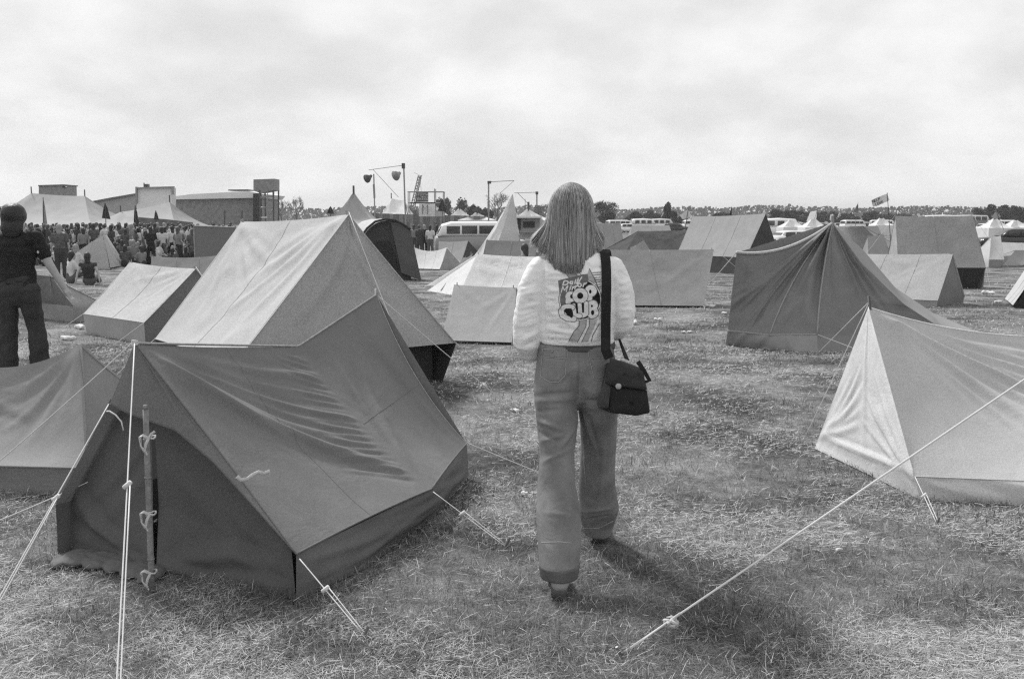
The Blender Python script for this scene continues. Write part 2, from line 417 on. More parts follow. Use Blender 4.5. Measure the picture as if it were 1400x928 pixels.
# grass blades : mostly short trampled straw with darker tufts
def blades(N, dmin, dmax, name, pxr=(-250, 1650), seed=3, hs=1.0, upright=.28, ws=1.0, sel=None):
    rg = np.random.default_rng(seed)
    out_v = np.zeros((N*6, 3)); tone = np.zeros(N*6); keep = 0
    inv0, inv1 = 1/dmax, 1/dmin
    ds = 1/rg.uniform(inv0, inv1, N*2); us = rg.uniform(pxr[0]-700, pxr[1]-700, N*2)/F
    R1 = rg.random((N*2, 8))
    for i in range(N*2):
        if keep >= N: break
        y = ds[i]; x = us[i]*y
        pn = patchn(x, y)
        if sel is not None and pn > sel: continue
        if sel is None and pn < -.25 and R1[i, 7] < .35: continue
        dark = pn < .02+.4*(R1[i, 6]-.5)
        lying = R1[i, 0] > (upright+.35 if dark else upright*.5)
        an = R1[i, 1]*6.2832; l = (.022+.042*R1[i, 2]**1.5)*hs*(1.25 if dark else 1)
        tilt = (.03+.3*R1[i, 3]) if lying else (.35+.95*R1[i, 3])
        wd = max(.0014, y*.00036)*(.7+.8*R1[i, 4])*ws
        hx, hy = math.cos(an), math.sin(an); px_, py_ = -hy, hx
        z0 = gz(y)+(.018*R1[i, 5] if lying else -.004)
        k = keep*6
        for q, (s, ww) in enumerate(((0, 1), (.55, .8), (1, .15))):
            dd = l*s*math.cos(tilt)*(1+.3*s*(not lying)); zz = z0+l*s*math.sin(tilt)*(1-.25*s)
            for e in (0, 1):
                sg = (e*2-1)*wd*ww*.5
                out_v[k+q*2+e] = (x+hx*dd+px_*sg, y+hy*dd+py_*sg, zz+(.3*sg if lying else 0))
        t = (.04+.28*R1[i, 4]) if dark else (.34+.66*R1[i, 4]**1.4)
        if R1[i, 6] > .93: t = 1
        tone[k:k+6] = t; keep += 1
    n = keep; me = bpy.data.meshes.new(name)
    me.vertices.add(n*6); me.vertices.foreach_set('co', out_v[:n*6].ravel())
    base = np.arange(n)[:, None]*6
    q = np.concatenate([base+np.array([[0, 1, 3, 2]]), base+np.array([[2, 3, 5, 4]])], axis=1).reshape(-1, 4)
    me.loops.add(q.size); me.loops.foreach_set('vertex_index', q.ravel().astype(np.int32))
    me.polygons.add(len(q)); me.polygons.foreach_set('loop_start', np.arange(len(q), dtype=np.int32)*4)
    me.update(calc_edges=True)
    at = me.attributes.new('tone', 'FLOAT', 'POINT'); at.data.foreach_set('value', tone[:n*6])
    me.materials.append(attrmat('grass_blades', .035, .72, .75, .2, .15))
    o = bpy.data.objects.new(name, me); COL.objects.link(o)
    o['label'] = 'short dry trampled grass covering the camping field'; o['category'] = 'grass'; o['kind'] = 'stuff'
    return o
blades(360000, 2.2, 12, 'dry_grass', seed=3)
blades(90000, 10, 50, 'far_grass', pxr=(-100, 1500), seed=4, hs=1.0, ws=1.0)


def tufts():
    r = random.Random(17); vs = []; fs = []; tn = []; spots = []
    for px, py, s_, n in ((925, 466, .5, 150), (955, 470, .5, 150), (1018, 484, .35, 120), (905, 442, .5, 100), (945, 447, .5, 100), (980, 440, .5, 90), (690, 548, .3, 70), (1240, 835, .12, 90), (1185, 650, .2, 160), (1065, 600, .25, 120), (960, 602, .2, 80), (130, 605, .35, 220),
        (60, 620, .3, 120), (640, 690, .22, 200), (600, 725, .2, 200), (560, 745, .2, 150), (500, 790, .18, 120), (300, 850, .2, 160), (95, 850, .18, 110), (1050, 835, .25, 200), (850, 500, .4, 130), (1130, 640, .15, 120), (1290, 700, .3, 260), (1350, 706, .3, 260), (1400, 712, .3, 260), (1230, 690, .2, 120),
        (270, 830, .25, 200), (760, 500, .3, 80), (1100, 490, .5, 120), (1330, 440, .6, 90), (700, 520, .4, 90), (640, 500, .5, 110), (1000, 560, .3, 70), (1090, 760, .2, 90), (900, 760, .2, 90), (700, 860, .15, 70), (820, 880, .12, 60), (1340, 830, .15, 80), (420, 860, .15, 60), (560, 640, .2, 80), (130, 490, .5, 120), (230, 490, .5, 90), (620, 430, .9, 90), (580, 390, 1.5, 120)):
        spots.append((G(px, py), s_, n, .8 if py < 560 else 1))
    for i in range(420):
        c = G(r.uniform(-20, 1420), 395+530*r.random()**.8); spots.append((c, .06+.025*c.y, 34, .8))
    for c, s_, n, hh in spots:
        for _ in range(n):
            x, y = c.x+r.gauss(0, s_*.5), c.y+r.gauss(0, s_*.5); l = r.uniform(.03, .085)*hh; a = r.uniform(0, 6.28); t = r.uniform(.6, 1.45); w_ = max(.0016, y*.00036); b = len(vs)
            for s, q in ((0, 1), (.6, .7), (1, .15)):
                d = l*s*math.cos(t)*(1+.5*s); z = gz(y)-.004+l*s*math.sin(t)*(1-.2*s)
                for e in (-1, 1): vs.append((x+math.cos(a)*d-math.sin(a)*w_*q*e*.6, y+math.sin(a)*d+math.cos(a)*w_*q*e*.6, z))
            fs += [(b, b+1, b+3, b+2), (b+2, b+3, b+5, b+4)]; tn += [r.choice((.0, .0, .03, .08, .15, .4))]*6
    me = bpy.data.meshes.new('grass_tufts'); me.from_pydata(vs, [], fs); at = me.attributes.new('tone', 'FLOAT', 'POINT'); at.data.foreach_set('value', tn); me.materials.append(MATS['grass_blades'])
    o = bpy.data.objects.new('grass_tufts', me); COL.objects.link(o); o['kind'] = 'stuff'; o['label'] = 'darker upright tufts scattered in the trampled grass'; o['category'] = 'grass'
tufts()

# ------------------------------------------------------------------ near tent, left foreground
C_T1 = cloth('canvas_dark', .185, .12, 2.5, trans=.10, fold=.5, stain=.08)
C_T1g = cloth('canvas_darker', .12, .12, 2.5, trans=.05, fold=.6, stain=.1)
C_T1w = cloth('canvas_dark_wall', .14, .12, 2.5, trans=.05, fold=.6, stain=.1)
C_T2 = cloth('canvas_pale', .52, .06, 1.6, trans=.16, fold=.4, weave=90)
C_T2g = cloth('canvas_pale_shaded', .43, .07, 1.6, trans=.10, fold=.4, weave=90)  # gable copy of the pale canvas, its unlit side darkened in colour
C_MID = cloth('canvas_mid', .32, .10, 2, trans=.14, fold=.45, weave=45)
C_LT = cloth('canvas_light', .55, .08, 2, trans=.18, fold=.4, weave=60)
C_GR = cloth('canvas_grey', .2, .10, 2, trans=.12, fold=.5, weave=60)
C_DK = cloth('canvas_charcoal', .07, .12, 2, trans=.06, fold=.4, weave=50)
C_WH = cloth('canvas_white', .80, .04, 2, trans=.3, fold=.4, weave=45)
C_INNER = cloth('inner_tent_dark', .04, .1, 2, trans=0)

def onplane(px, py, P0, n):
    d = rayd(px, py); o = V((0, 0, CH)); t = (P0-o).dot(n)/d.dot(n); return o+d*t
EA, EC, EB = G(405, 757, .19), G(590, 668, .19), G(638, 606, .2)
R0, R1, R2 = D(185, 470, 4.27), D(408, 473, 5.37), D(515, 403, 6.25)
GL = G(80, 762); gdir = (GL-V((EA.x, EA.y, 0))); gdir.z = 0; Wt = gdir.length; gdir.normalize()
axd = V((-gdir.y, gdir.x, 0)); axd = axd if axd.y > 0 else -axd
T1 = empty('ridge_tent', V(((EA.x+GL.x)/2+.3, 5.2, 0)), 'dark ridge tent in the left foreground with an upright pole tied at its front flaps', 'tent', TENTS)
FA, FC, FB = EA+gdir*Wt+V((.0, .0, .06)), EC+gdir*Wt*1.05, EB+gdir*Wt
n_ = -axd
hl = onplane(150, 552, R0, n_)
crease = edge(R1, EC, .0, V((-.04, .05, -.02)))
f1 = rays(0, 0, 6, 8, 50, 1.5, .010, .026, 5)+[(.08, .12, .93, .86, .030, .050), (.12, .22, .96, .93, -.020, .040), (.06, .08, .80, .60, .014, .03)]+[(1.0, .12+.045*k, .80-.01*k, .02+.040*k, .0065, .014) for k in range(19)]
mesh_patch('roof_panel', patch(edge(R0, R1, .012), edge(EA, EC, -.01), edge(R0, EA, .0, V((.02, .02, -.03))), crease, 110, 90, .030, .010, f1, seed=2), C_T1, T1, seams=(.5,), sr=.002)
f2 = [(0, .95, .25, .1, .014, .03), (0, .9, .5, .2, .012, .04), (.9, .95, .7, .1, .01, .04), (.02, .5, .95, .42, .003, .012)]
mesh_patch('roof_panel', patch(edge(R1, R2, .006), edge(EC, EB, -.01), crease, edge(R2, EB, .0, V((-.03, -.02, -.05))), 50, 60, .0, .01, f2, seed=4), C_T1, T1, cross=(.55,), sr=.002)
mesh_patch('roof_panel', patch(edge(R0, R1, .012), edge(FA, FC), poly([R0, hl, FA]), edge(R1, FC), 40, 30, .02, .01, (), seed=5), C_T1, T1)
mesh_patch('roof_panel', patch(edge(R1, R2, .006), edge(FC, FB), edge(R1, FC), edge(R2, FB), 40, 30, .02, .01, (), seed=6), C_T1, T1)
# hood : turned-down front edge of the fly
arc = [onplane(a, b, R0-axd*.02, n_) for a, b in ((150, 552), (178, 566), (240, 588), (292, 632), (345, 690))]+[EA.copy()]
mesh_patch('front_hood', patch(const(R0+V((0, -.012, 0))), poly(arc), edge(R0+V((0, -.012, 0)), arc[0]), edge(R0, EA, .0, V((.02, .02, -.03))), 50, 24, .0, .008, rays(.5, 0, 4, 60, 120, .9, .006, .02, 3), seed=8), C_T1, T1)
hem(T1, edge(R0, EA, .0, V((.02, .02, -.03))), .0045, C_T1, 50)
hem(T1, poly([R0+V((0, 0, .002)), R1+V((0, 0, -.002)), R2+V((0, 0, .002))]), .006, C_MID, 60)  # pale ridge tube: highlight along the ridge put into the colour
hem(T1, edge(R2, EB, .0, V((-.03, -.02, -.05))), .003, C_T2g, 40)
hem(T1, poly(arc), .004, C_T1g, 50)
hem(T1, edge(EA, EC, -.01), .005, C_T1, 30); hem(T1, edge(EC, EB, -.01), .005, C_T1, 20)
# door flaps
def gp(px, py, back=.09): return onplane(px, py, R0+axd*back, n_)
topL = poly([gp(151, 545), gp(175, 560), gp(207, 572)]); botL = poly([gp(78, 757, .07), gp(140, 780, .03), gp(209, 795, .0)])
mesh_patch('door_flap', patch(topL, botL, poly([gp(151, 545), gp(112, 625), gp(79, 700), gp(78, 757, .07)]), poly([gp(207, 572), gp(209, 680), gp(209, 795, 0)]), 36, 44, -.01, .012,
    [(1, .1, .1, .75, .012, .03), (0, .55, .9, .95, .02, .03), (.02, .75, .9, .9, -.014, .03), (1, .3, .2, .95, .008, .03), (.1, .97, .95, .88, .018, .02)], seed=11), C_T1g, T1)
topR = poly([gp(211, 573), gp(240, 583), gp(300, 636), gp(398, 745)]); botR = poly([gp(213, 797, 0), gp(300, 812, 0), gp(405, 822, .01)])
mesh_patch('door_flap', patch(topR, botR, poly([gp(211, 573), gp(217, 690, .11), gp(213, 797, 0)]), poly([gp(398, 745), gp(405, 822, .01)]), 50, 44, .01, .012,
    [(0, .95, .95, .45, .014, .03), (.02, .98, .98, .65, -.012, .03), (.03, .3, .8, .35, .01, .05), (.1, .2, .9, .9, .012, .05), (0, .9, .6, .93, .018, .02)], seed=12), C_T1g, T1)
gR = [G(405, 822), G(500, 776), G(596, 704), G(641, 652)]
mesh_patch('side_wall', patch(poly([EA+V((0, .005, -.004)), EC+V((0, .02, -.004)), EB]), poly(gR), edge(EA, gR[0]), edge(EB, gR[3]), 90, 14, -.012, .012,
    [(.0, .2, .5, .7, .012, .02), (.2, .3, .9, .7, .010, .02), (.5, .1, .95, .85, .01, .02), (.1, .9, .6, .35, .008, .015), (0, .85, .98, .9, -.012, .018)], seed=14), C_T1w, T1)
gLf = [V((p.x, p.y, 0)) for p in (FA, FC, FB)]
mesh_patch('side_wall', patch(poly([FA, FC, FB]), poly(gLf), edge(FA, gLf[0]), edge(FB, gLf[2]), 40, 8, 0, .008, (), seed=15), C_T1w, T1)
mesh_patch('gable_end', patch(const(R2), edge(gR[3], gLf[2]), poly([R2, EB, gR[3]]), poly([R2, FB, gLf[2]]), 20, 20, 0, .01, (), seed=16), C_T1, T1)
PB = G(208, 808)+V((0, 0, 0))
ptop = onplane(199, 560, PB+axd*.02, n_)
mb = MB(); pp = [PB.lerp(ptop, t/8) for t in range(9)]; mb.tube(pp, .0135, 10, .012)
for t in (.18, .42, .63, .84): mb.tube([PB.lerp(ptop, t-.006), PB.lerp(ptop, t), PB.lerp(ptop, t+.006)], [.0135, .0155, .0135], 10)
mb.tube([ptop, ptop+V((0, 0, .02))], .009, 8); mb.make('front_pole', cloth('pole_pale_wood', .24, .2, 14, 0, .2, 60, .4), T1, True)
mb = MB(); mb.tube([V((R2.x, R2.y, 0)), R2+V((0, 0, .04))], .012, 8); mb.make('rear_pole', WOOD, T1, True)
TAPE = cloth('cotton_tape', .6, .1, 20, .1, .3, 800, .2)
def ribbon(pts, w, name, mat, parent, tw=None, label=None):
    pts = [V(p) for p in pts]; vs = []; 
    for i, p in enumerate(pts):
        t = (pts[min(i+1, len(pts)-1)]-pts[max(i-1, 0)]).normalized(); a = V((0, 0, 1)) if abs(t.z) < .8 else V((1, 0, 0))
        if tw: a = (a+V(tw)*math.sin(i*1.7)).normalized()
        a = (a-t*a.dot(t)).normalized(); n = t.cross(a)*.0012
        for q in (a*w/2+n, -a*w/2+n, -a*w/2-n, a*w/2-n): vs.append(p+q)
    fs = [(i*4+j, i*4+(j+1) % 4, (i+1)*4+(j+1) % 4, (i+1)*4+j) for i in range(len(pts)-1) for j in range(4)]
    return mk(name, vs, fs, mat, parent, True, 0, label)
for (py, kx) in ((598, 0), (702, 1), (782, 2)):
    c = onplane(205+kx, py, PB-axd*.018, n_); o = V((0, -.012, 0))
    mb = MB(); mb.tube([c+V((.018*math.cos(a), .02*math.sin(a)+.01, .004*math.sin(2*a))) for a in [i*.7 for i in range(10)]], .004, 5); mb.make('tape_knot', TAPE, T1, True)
    ribbon([c+o+V((-.002, 0, 0)), c+o+V((-.02, -.012, .016)), c+o+V((-.035, -.004, .004)), c+o+V((-.03, -.012, -.03)), c+o+V((-.016, -.006, -.055))], .012, 'tie_tape', TAPE, T1, (.5, .6, 0))
    ribbon([c+o, c+o+V((-.008, -.012, -.02)), c+o+V((-.018, -.006, -.05)), c+o+V((-.006, -.01, -.068))], .011, 'tie_tape', TAPE, T1, (.7, .3, .1))
    if kx == 0: ribbon([c+o, c+o+V((.014, -.01, .02)), c+o+V((.028, -.006, .03))], .01, 'tie_tape', TAPE, T1)
f_n = (EC-EA).cross(R0-EA).normalized(); f_n = f_n if f_n.y < 0 else -f_n
tp = [onplane(a, b, EA+f_n*.045, f_n)+f_n*.02 for a, b in ((320, 655), (326, 660), (334, 659), (342, 653), (350, 649), (358, 651), (365, 648))]
ribbon(tp, .016, 'tie_tape', TAPE, T1, (.4, .5, 0))
top = R0+V((0, -.005, .015))
rope(T1, top, G(150, 1110), .0029, .01, double=True)
rope(T1, top, G(-130, 735), .0026, .02)
rope(T1, hl+V((0, -.01, 0)), G(-48, 900), .0030, .0, double=True)
rope(T1, gp(128, 655), G(-90, 745), .0028, .01)
mb = MB(); q = [onplane(a, b, R0-axd*.06, n_) for a, b in ((146, 562), (150, 562), (158, 567), (166, 576), (169, 588))]; mb.tube(q, .0035, 6); mb.make('rope_loop', ROPE, T1, True)
mb = MB()
for k in range(4):
    q = [R0+V((.012*math.cos(a+k), .012*math.sin(a+k)-.004, .012*k/3+.004*math.sin(a))) for a in [i*.8 for i in range(9)]]; mb.tube(q, .0032, 5)
mb.make('rope_knot', ROPE, T1, True)
rope(T1, EA+V((.02, -.03, -.01)), G(497, 868), .0025, 0, double=True)
rope(T1, EC+V((.01, -.02, -.01)), G(690, 746), .0023, 0, double=True)
rope(T1, EB+V((.01, 0, 0)), G(742, 648), .0026, .0)
r2e = G(742, 592); rope(T1, R2, r2e, .0028, .01)
kk = R2.lerp(r2e, .63)
def knot(c, s, name, parent, **kw):
    mb = MB(); r = random.Random(5)
    for k in range(5):
        a0 = r.uniform(0, 6); ax = V((r.uniform(-1, 1), r.uniform(-1, 1), r.uniform(-1, 1))).normalized(); bx = ax.orthogonal().normalized(); cx = ax.cross(bx)
        mb.tube([V(c)+(bx*math.cos(a)+cx*math.sin(a))*s*r.uniform(.8, 1.1) for a in [a0+i*.75 for i in range(9)]], s*.28, 5)
    return mb.make(name, TAPE, parent, True)
knot(onplane(661, 528, kk, V((0, 1, 0))), .022, 'rope_knot', T1)
# bedding pushed out under the front
lumps = []
for a, b, r1, r2_ in ((74, 770, .035, .02), (100, 770, .07, .036), (128, 774, .065, .036), (152, 779, .05, .034), (176, 786, .055, .03), (196, 792, .045, .026)):
    c = G(a, b+2); c.z = r2_*.6; lumps.append(ell(c+axd*.05, (r1*1.25, .11, r2_*.78)))
co, fs, no = remesh(lumps, .006, 6)
co += no*np.array([[.004*noise.noise(V(c)*35)] for c in co])
o = mk('bedding_roll', co, fs, cloth('quilted_bedding', .15, .1, 8, 0, .3, 600, .5), None, True, origin=tuple(co.mean(0)*[1, 1, 0]))
o['label'] = 'pale quilted bedding poking out under the dark foreground tent front'; o['category'] = 'bedding'

# ------------------------------------------------------------------ right foreground tent
AP, RS, RE = D(1187, 420, 6.16), D(1400, 459, 6.35), D(1640, 428, 6.6)
e1, e2 = G(1250, 651, .13), G(1660, 668, .13); g1, g2 = G(1258, 683), G(1660, 706)
b1_, gb = G(1117, 604, .045), G(1114, 613)
T26 = empty('ridge_tent', V((3, 6.2, 0)), 'pale tent at the right foreground edge with one bright sunlit triangular end', 'tent', TENTS)
C26 = cloth('canvas_26', .50, .08, 2, trans=.10, fold=.5); C26g = cloth('canvas_26_end_lit', .74, .06, 2.5, trans=.16, fold=.6)  # end canvas made paler: sunlight on that end is in its colour
fl = rays(0, 0, 9, 14, 66, 1.3, .02, .032, 31, 1.0)+[(.08, .05, .9, .75, .02, .03), (.1, .12, .7, .95, .018, .035)]
ridge = lambda t: AP.lerp(RE, t)+V((0, 0, -.17*4*t*(1-t) if t > 0 else 0))
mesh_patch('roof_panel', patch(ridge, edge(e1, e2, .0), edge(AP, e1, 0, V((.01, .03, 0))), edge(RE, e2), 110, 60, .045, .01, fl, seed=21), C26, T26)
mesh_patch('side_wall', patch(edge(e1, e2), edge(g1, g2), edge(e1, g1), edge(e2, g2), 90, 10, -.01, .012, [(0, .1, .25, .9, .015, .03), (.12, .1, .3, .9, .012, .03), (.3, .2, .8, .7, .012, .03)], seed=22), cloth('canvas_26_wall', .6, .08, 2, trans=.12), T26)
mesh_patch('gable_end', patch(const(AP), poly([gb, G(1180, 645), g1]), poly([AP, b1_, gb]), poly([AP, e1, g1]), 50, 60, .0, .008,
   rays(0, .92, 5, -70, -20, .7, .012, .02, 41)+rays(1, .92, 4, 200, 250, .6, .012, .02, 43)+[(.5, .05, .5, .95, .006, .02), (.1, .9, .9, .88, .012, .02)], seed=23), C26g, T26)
bA = b1_; bB = V((e2.x-.1, e2.y+1.5, .13))
mesh_patch('roof_panel', patch(ridge, edge(bA, bB), edge(AP, bA), edge(RE, bB), 40, 30, .03, .01, (), seed=24), C26, T26)
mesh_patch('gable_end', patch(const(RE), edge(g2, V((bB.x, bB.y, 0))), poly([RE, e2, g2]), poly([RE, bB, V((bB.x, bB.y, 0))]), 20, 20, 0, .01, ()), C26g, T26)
hem(T26, edge(e1, e2), .004, C26, 20); hem(T26, ridge, .005, C26g, 40); hem(T26, edge(AP, e1, 0, V((.01, .03, 0))), .003, C26g)
for r_ in (AP, RE):
    mb = MB(); mb.tube([V((r_.x, r_.y, 0))+V((.16 if r_ is AP else -.16, 0, 0)), r_+V((0, 0, .07))], .009, 7); mb.make('tent_pole', DMETAL, T26, True)
rope(T26, AP+V((0, 0, .03)), G(1118, 483), .0028, 0); rope(T26, AP+V((0, 0, .02)), G(1096, 607), .0026, 0)
rope(T26, e1+V((0, -.01, 0)), G(1281, 716), .0023, 0, double=True)
# long guy line crossing the right foreground
pA_, pE = G(850, 893), D(1760, 276, 4.6)
LG = empty('guy_line', G(850, 893), 'long pale guy rope with a knot slanting over the right foreground grass', 'rope')
gm = D(1400, 519, 4.05)
mb = MB(); mb.tube([pA_.lerp(gm, t/6) for t in range(7)]+[gm+(gm-pA_).normalized()*.35*k for k in (1, 2)], .0042, 7); mb.make('cord', ROPE, LG, True)
kn = pA_.lerp(gm, .125); mb = MB(); mb.tube([pA_+V((.008, 0, 0)), kn+V((.006, 0, .008))], .0036, 6); mb.make('cord', ROPE, LG, True)
knot(onplane(917, 851, kn, V((0, 1, 0))), .024, 'rope_knot', LG)
mb = MB(); mb.tube([pA_+V((.01, .0, -.03)), pA_+V((-.02, -.01, .03))], .006, 6); mb.make('tent_peg', METAL, LG)

# ------------------------------------------------------------------ big patrol tent, right middle
P_, L_ = D(1138, 305, 12.6), D(1007, 345, 12.15)
E = [G(995, 452, .19), G(1052, 458, .17), G(1117, 457, .19)]; E4 = G(1292, 452, .1); E5 = G(1350, 457, .02)
Gd = [G(992, 471), G(1052, 478), G(1118, 482), G(1215, 478)]
T20 = empty('patrol_tent', V((4.2, 12.8, 0)), 'large dark grey tent with peaked top and radiating seams, behind the pale right foreground tent', 'tent', TENTS)
C20 = cloth('canvas_20', .20, .09, 1.5, trans=.08, fold=.4, weave=90); C20L = cloth('canvas_20_fly_lit', .32, .08, 1.5, trans=.12, fold=.3, weave=90)  # fly canvas made paler: the lit slope's brightness is in its colour
inn = [P_, D(1178, 360, 12.6), D(1236, 416, 12.65), E4]
rdg = edge(L_, P_, .13)
mesh_patch('roof_panel', patch(rdg, edge(E[0], E[1]), edge(L_, E[0]), edge(P_, E[1], 0, V((-.08, 0, 0))), 60, 50, .03, .02, rays(1, 0, 9, 108, 158, 1.3, .06, .05, 52)+[(.1, .1, .2, .9, .02, .04)], seed=31), C20, T20)
mesh_patch('roof_panel', patch(const(P_), edge(E[1], E[2]), edge(P_, E[1], 0, V((-.08, 0, 0))), edge(P_, E[2], 0, V((-.03, 0, 0))), 40, 50, .02, .02, [(.5, .02, .35, .6, .05, .05), (.5, .02, .6, .9, .05, .05), (.5, .02, .2, .95, .04, .04), (.5, .02, .8, .95, .04, .04), (.1, .9, .5, .7, .02, .05), (.9, .9, .6, .7, .02, .05)], seed=32), C20, T20)
mesh_patch('roof_panel', patch(const(P_), edge(E[2], E4, .02), edge(P_, E[2], 0, V((-.03, 0, 0))), poly(inn), 70, 60, .02, .03, [(.06, .04, .12, .95, .03, .04), (.5, .04, .5, .6, .04, .05), (.8, .05, .75, .6, .05, .06), (.65, .05, .62, .75, .03, .05)], seed=33), C20, T20)
outr = [P_+V((.02, .12, 0)), D(1178, 341, 13.2), D(1223, 393, 13.6), D(1276, 428, 13.8), E5+V((0, .3, 0))]
mesh_patch('fly_slope', patch(poly(inn+[E5]), poly(outr), const(P_), edge(E5, E5+V((0, .3, 0))), 60, 12, 0, .01, (), seed=34), C20L, T20)
mesh_patch('side_wall', patch(poly(E), poly(Gd[:3]), edge(E[0], Gd[0]), edge(E[2], Gd[2]), 50, 8, -.02, .02, [(.2, 0, .15, .9, .03, .04), (.45, 0, .4, .9, .03, .04), (.7, 0, .75, .9, .03, .04)], seed=35), cloth('canvas_20_wall', .27, .15, 1.5, trans=.1), T20)
mesh_patch('side_wall', patch(edge(E[2], E4, .02), poly([Gd[2], Gd[3], V((E4.x, E4.y, -.01))]), edge(E[2], Gd[2]), edge(E4, V((E4.x, E4.y, -.01))), 50, 8, -.01, .02, (), seed=36), C20, T20)
for e_ in (edge(P_, E[1], 0, V((-.08, -.005, 0))), edge(P_, E[2], 0, V((-.03, -.005, 0)))): hem(T20, e_, .011, C20L)
hem(T20, poly(E), .011, C20L); hem(T20, rdg, .02, C_LT)
Lb, Eb = L_+V((.35, 1.0, 0)), E[0]+V((.62, 2.0, 0))
mesh_patch('gable_end', patch(edge(L_, Lb), edge(Gd[0], V((Eb.x, Eb.y, 0))), poly([L_, E[0], Gd[0]]), poly([Lb, Eb, V((Eb.x, Eb.y, 0))]), 16, 16, 0, .01, ()), C20, T20)
mesh_patch('roof_panel', patch(poly([Lb, outr[0]]), edge(Eb, V((E4.x, 14.6, .05))), edge(Lb, Eb), poly([outr[0], outr[2], V((E4.x, 14.6, .05))]), 30, 20, 0, .02, ()), C20L, T20)
mb = MB(); mb.tube([V((P_.x, P_.y, 0)), P_+V((0, 0, .09))], .02, 8); mb.make('tent_pole', WOOD, T20)
rope(T20, E[2], V((E[2].x+.5, E[2].y-.5, 0)), .004, 0)
rope(T20, L_, G(960, 400), .005, 0)

# ------------------------------------------------------------------ the other tents
tent('large pale ridge tent with a grey triangular end, behind the dark left foreground tent', (322, 496), (212, 463), 2.18, .38, (477, 293), (330, 303), C_T2, C_T2g, C_INNER,
     res=40, sag=.02, belly=.05, amp=.016, foldn=7, gfold=5, inset=.14, guys=1, folda=.02, foldw=.05, gopen=True)
tent('low slack tent cut off by the left picture edge before the man in black', (122, 640), (-120, 634), 1.25, .16, (112, 469), (-110, 475), cloth('canvas_3', .30, .1, 2, trans=.2), wmat=cloth('canvas_3_wall', .26, .1, 2, trans=.1), res=30, sag=.14, belly=.05, amp=.012, foldn=6, guys=0, esag=.0, pole=False)
tent('small pale tent with a sunlit roof between the big pale tent and the crowd', (197, 441), (114, 429), 1.3, .27, (268, 367), (178, 358), C_LT, C_GR, cloth('canvas_5_wall', .42, .1, 2, trans=.12), res=24, sag=.02, belly=.03, amp=.012, foldn=3, guys=1)
tent('grey low tent with plain square side, half hidden by the woman in the white jacket', (700, 468), (603, 465), 1.5, .03, (706, 393), (621, 389), cloth('canvas_7', .38, .06, 2, trans=.1, weave=80), res=18, sag=.01, belly=.01, amp=.006, foldn=2)
tent('bright white tent behind the grey square-sided one, left of the woman', (735, 400), (628, 402), 2.8, .05, (745, 351), (652, 347), C_WH, res=20, sag=.02, amp=.02, foldn=5)
tent('low grey tent with a dark scratch on its side, right of the woman', (962, 418), (846, 417), 1.6, .04, (976, 341), (800, 341), cloth('canvas_6', .32, .07, 2, trans=.12, weave=60), C_GR, res=18, sag=.01, amp=.01, foldn=2, guys=1)
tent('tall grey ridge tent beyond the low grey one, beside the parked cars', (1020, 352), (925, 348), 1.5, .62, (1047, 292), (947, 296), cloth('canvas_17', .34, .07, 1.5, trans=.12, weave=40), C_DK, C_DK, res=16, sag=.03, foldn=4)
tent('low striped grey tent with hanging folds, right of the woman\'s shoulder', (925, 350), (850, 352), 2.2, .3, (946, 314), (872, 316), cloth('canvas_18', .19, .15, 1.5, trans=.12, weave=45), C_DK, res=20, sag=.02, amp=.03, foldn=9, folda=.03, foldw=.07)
tent('small pale tent peak showing before the striped grey tent', (905, 368), (860, 368), 1.4, .05, (880, 328), (862, 338), C_MID, res=10, foldn=0)
tent('little round-shouldered grey tent beside the woman\'s hair', (855, 345), (815, 345), 2, .3, (848, 304), (812, 305), C_MID, res=10)
tent('grey tent with an open light flap at its near end, behind the patrol tent', (1282, 411), (1130, 404.5), 1.5, .12, (1303, 347), (1165, 347), cloth('canvas_21', .4, .07, 2, trans=.12, weave=55), C_GR, res=18, sag=.01, amp=.012, foldn=3)
fl_ = tent('long grey frame tent with dark underskirt, farthest large tent on the right', (1348, 366), (1228, 365.6), 1.5, .52, (1330, 295), (1224, 295), cloth('canvas_22', .32, .08, 1, trans=.1, weave=35), cloth('canvas_22_end', .4, .08, 1, trans=.1, weave=35), C_INNER, res=16, sag=.03, foldn=3, amp=.03, guys=1, inset=.2)
tent('small grey tent tucked in front of the long frame tent', (1222, 362), (1188, 362), 1.6, .1, (1208, 320), (1186, 322), C_MID, res=10)
tent('narrow pale tent with grey skirt beside the long frame tent', (1373, 355), (1352, 355), 1.8, .33, (1368, 322), (1355, 323), C_LT, C_LT, C_MID, res=8)
tent('flat pale tent in front of the dark estate car', (1450, 352), (1366, 352), 2, .2, (1440, 331), (1370, 331), C_LT, C_LT, res=8)
tent('pale low tent by the right picture edge beyond the open grass', (1446, 362), (1370, 363), 1.8, .08, (1440, 338), (1388, 342), C_MID, res=8)
tent('pale tent with dark open end cut off by the right picture edge', (1385, 417), (1374, 408), 1.6, .05, (1418, 368), (1405, 362), C_LT, C_INNER, res=12)
tent('pale ridge tent between the patrol tent and the long frame tent', (1230, 352), (1150, 350), 2.2, .35, (1180, 309), (1145, 309), C_MID, res=12)
tent('pale pyramid tent with a dark end in front of the crowd', (151, 366), (172, 362), 2.3, .05, (141, 320), (146, 321), C_LT, C_LT, res=14)
tent('low grey tent behind the small pale tent', (300, 400), (205, 398), 1.8, .2, (300, 349), (207, 350), C_GR, res=12, foldn=2)
tent('small white tent with a drooping ridge between two dark tents', (601, 368), (567, 367), 1.9, .05, (611, 338), (566, 338), C_WH, C_MID, res=14, sag=.16)
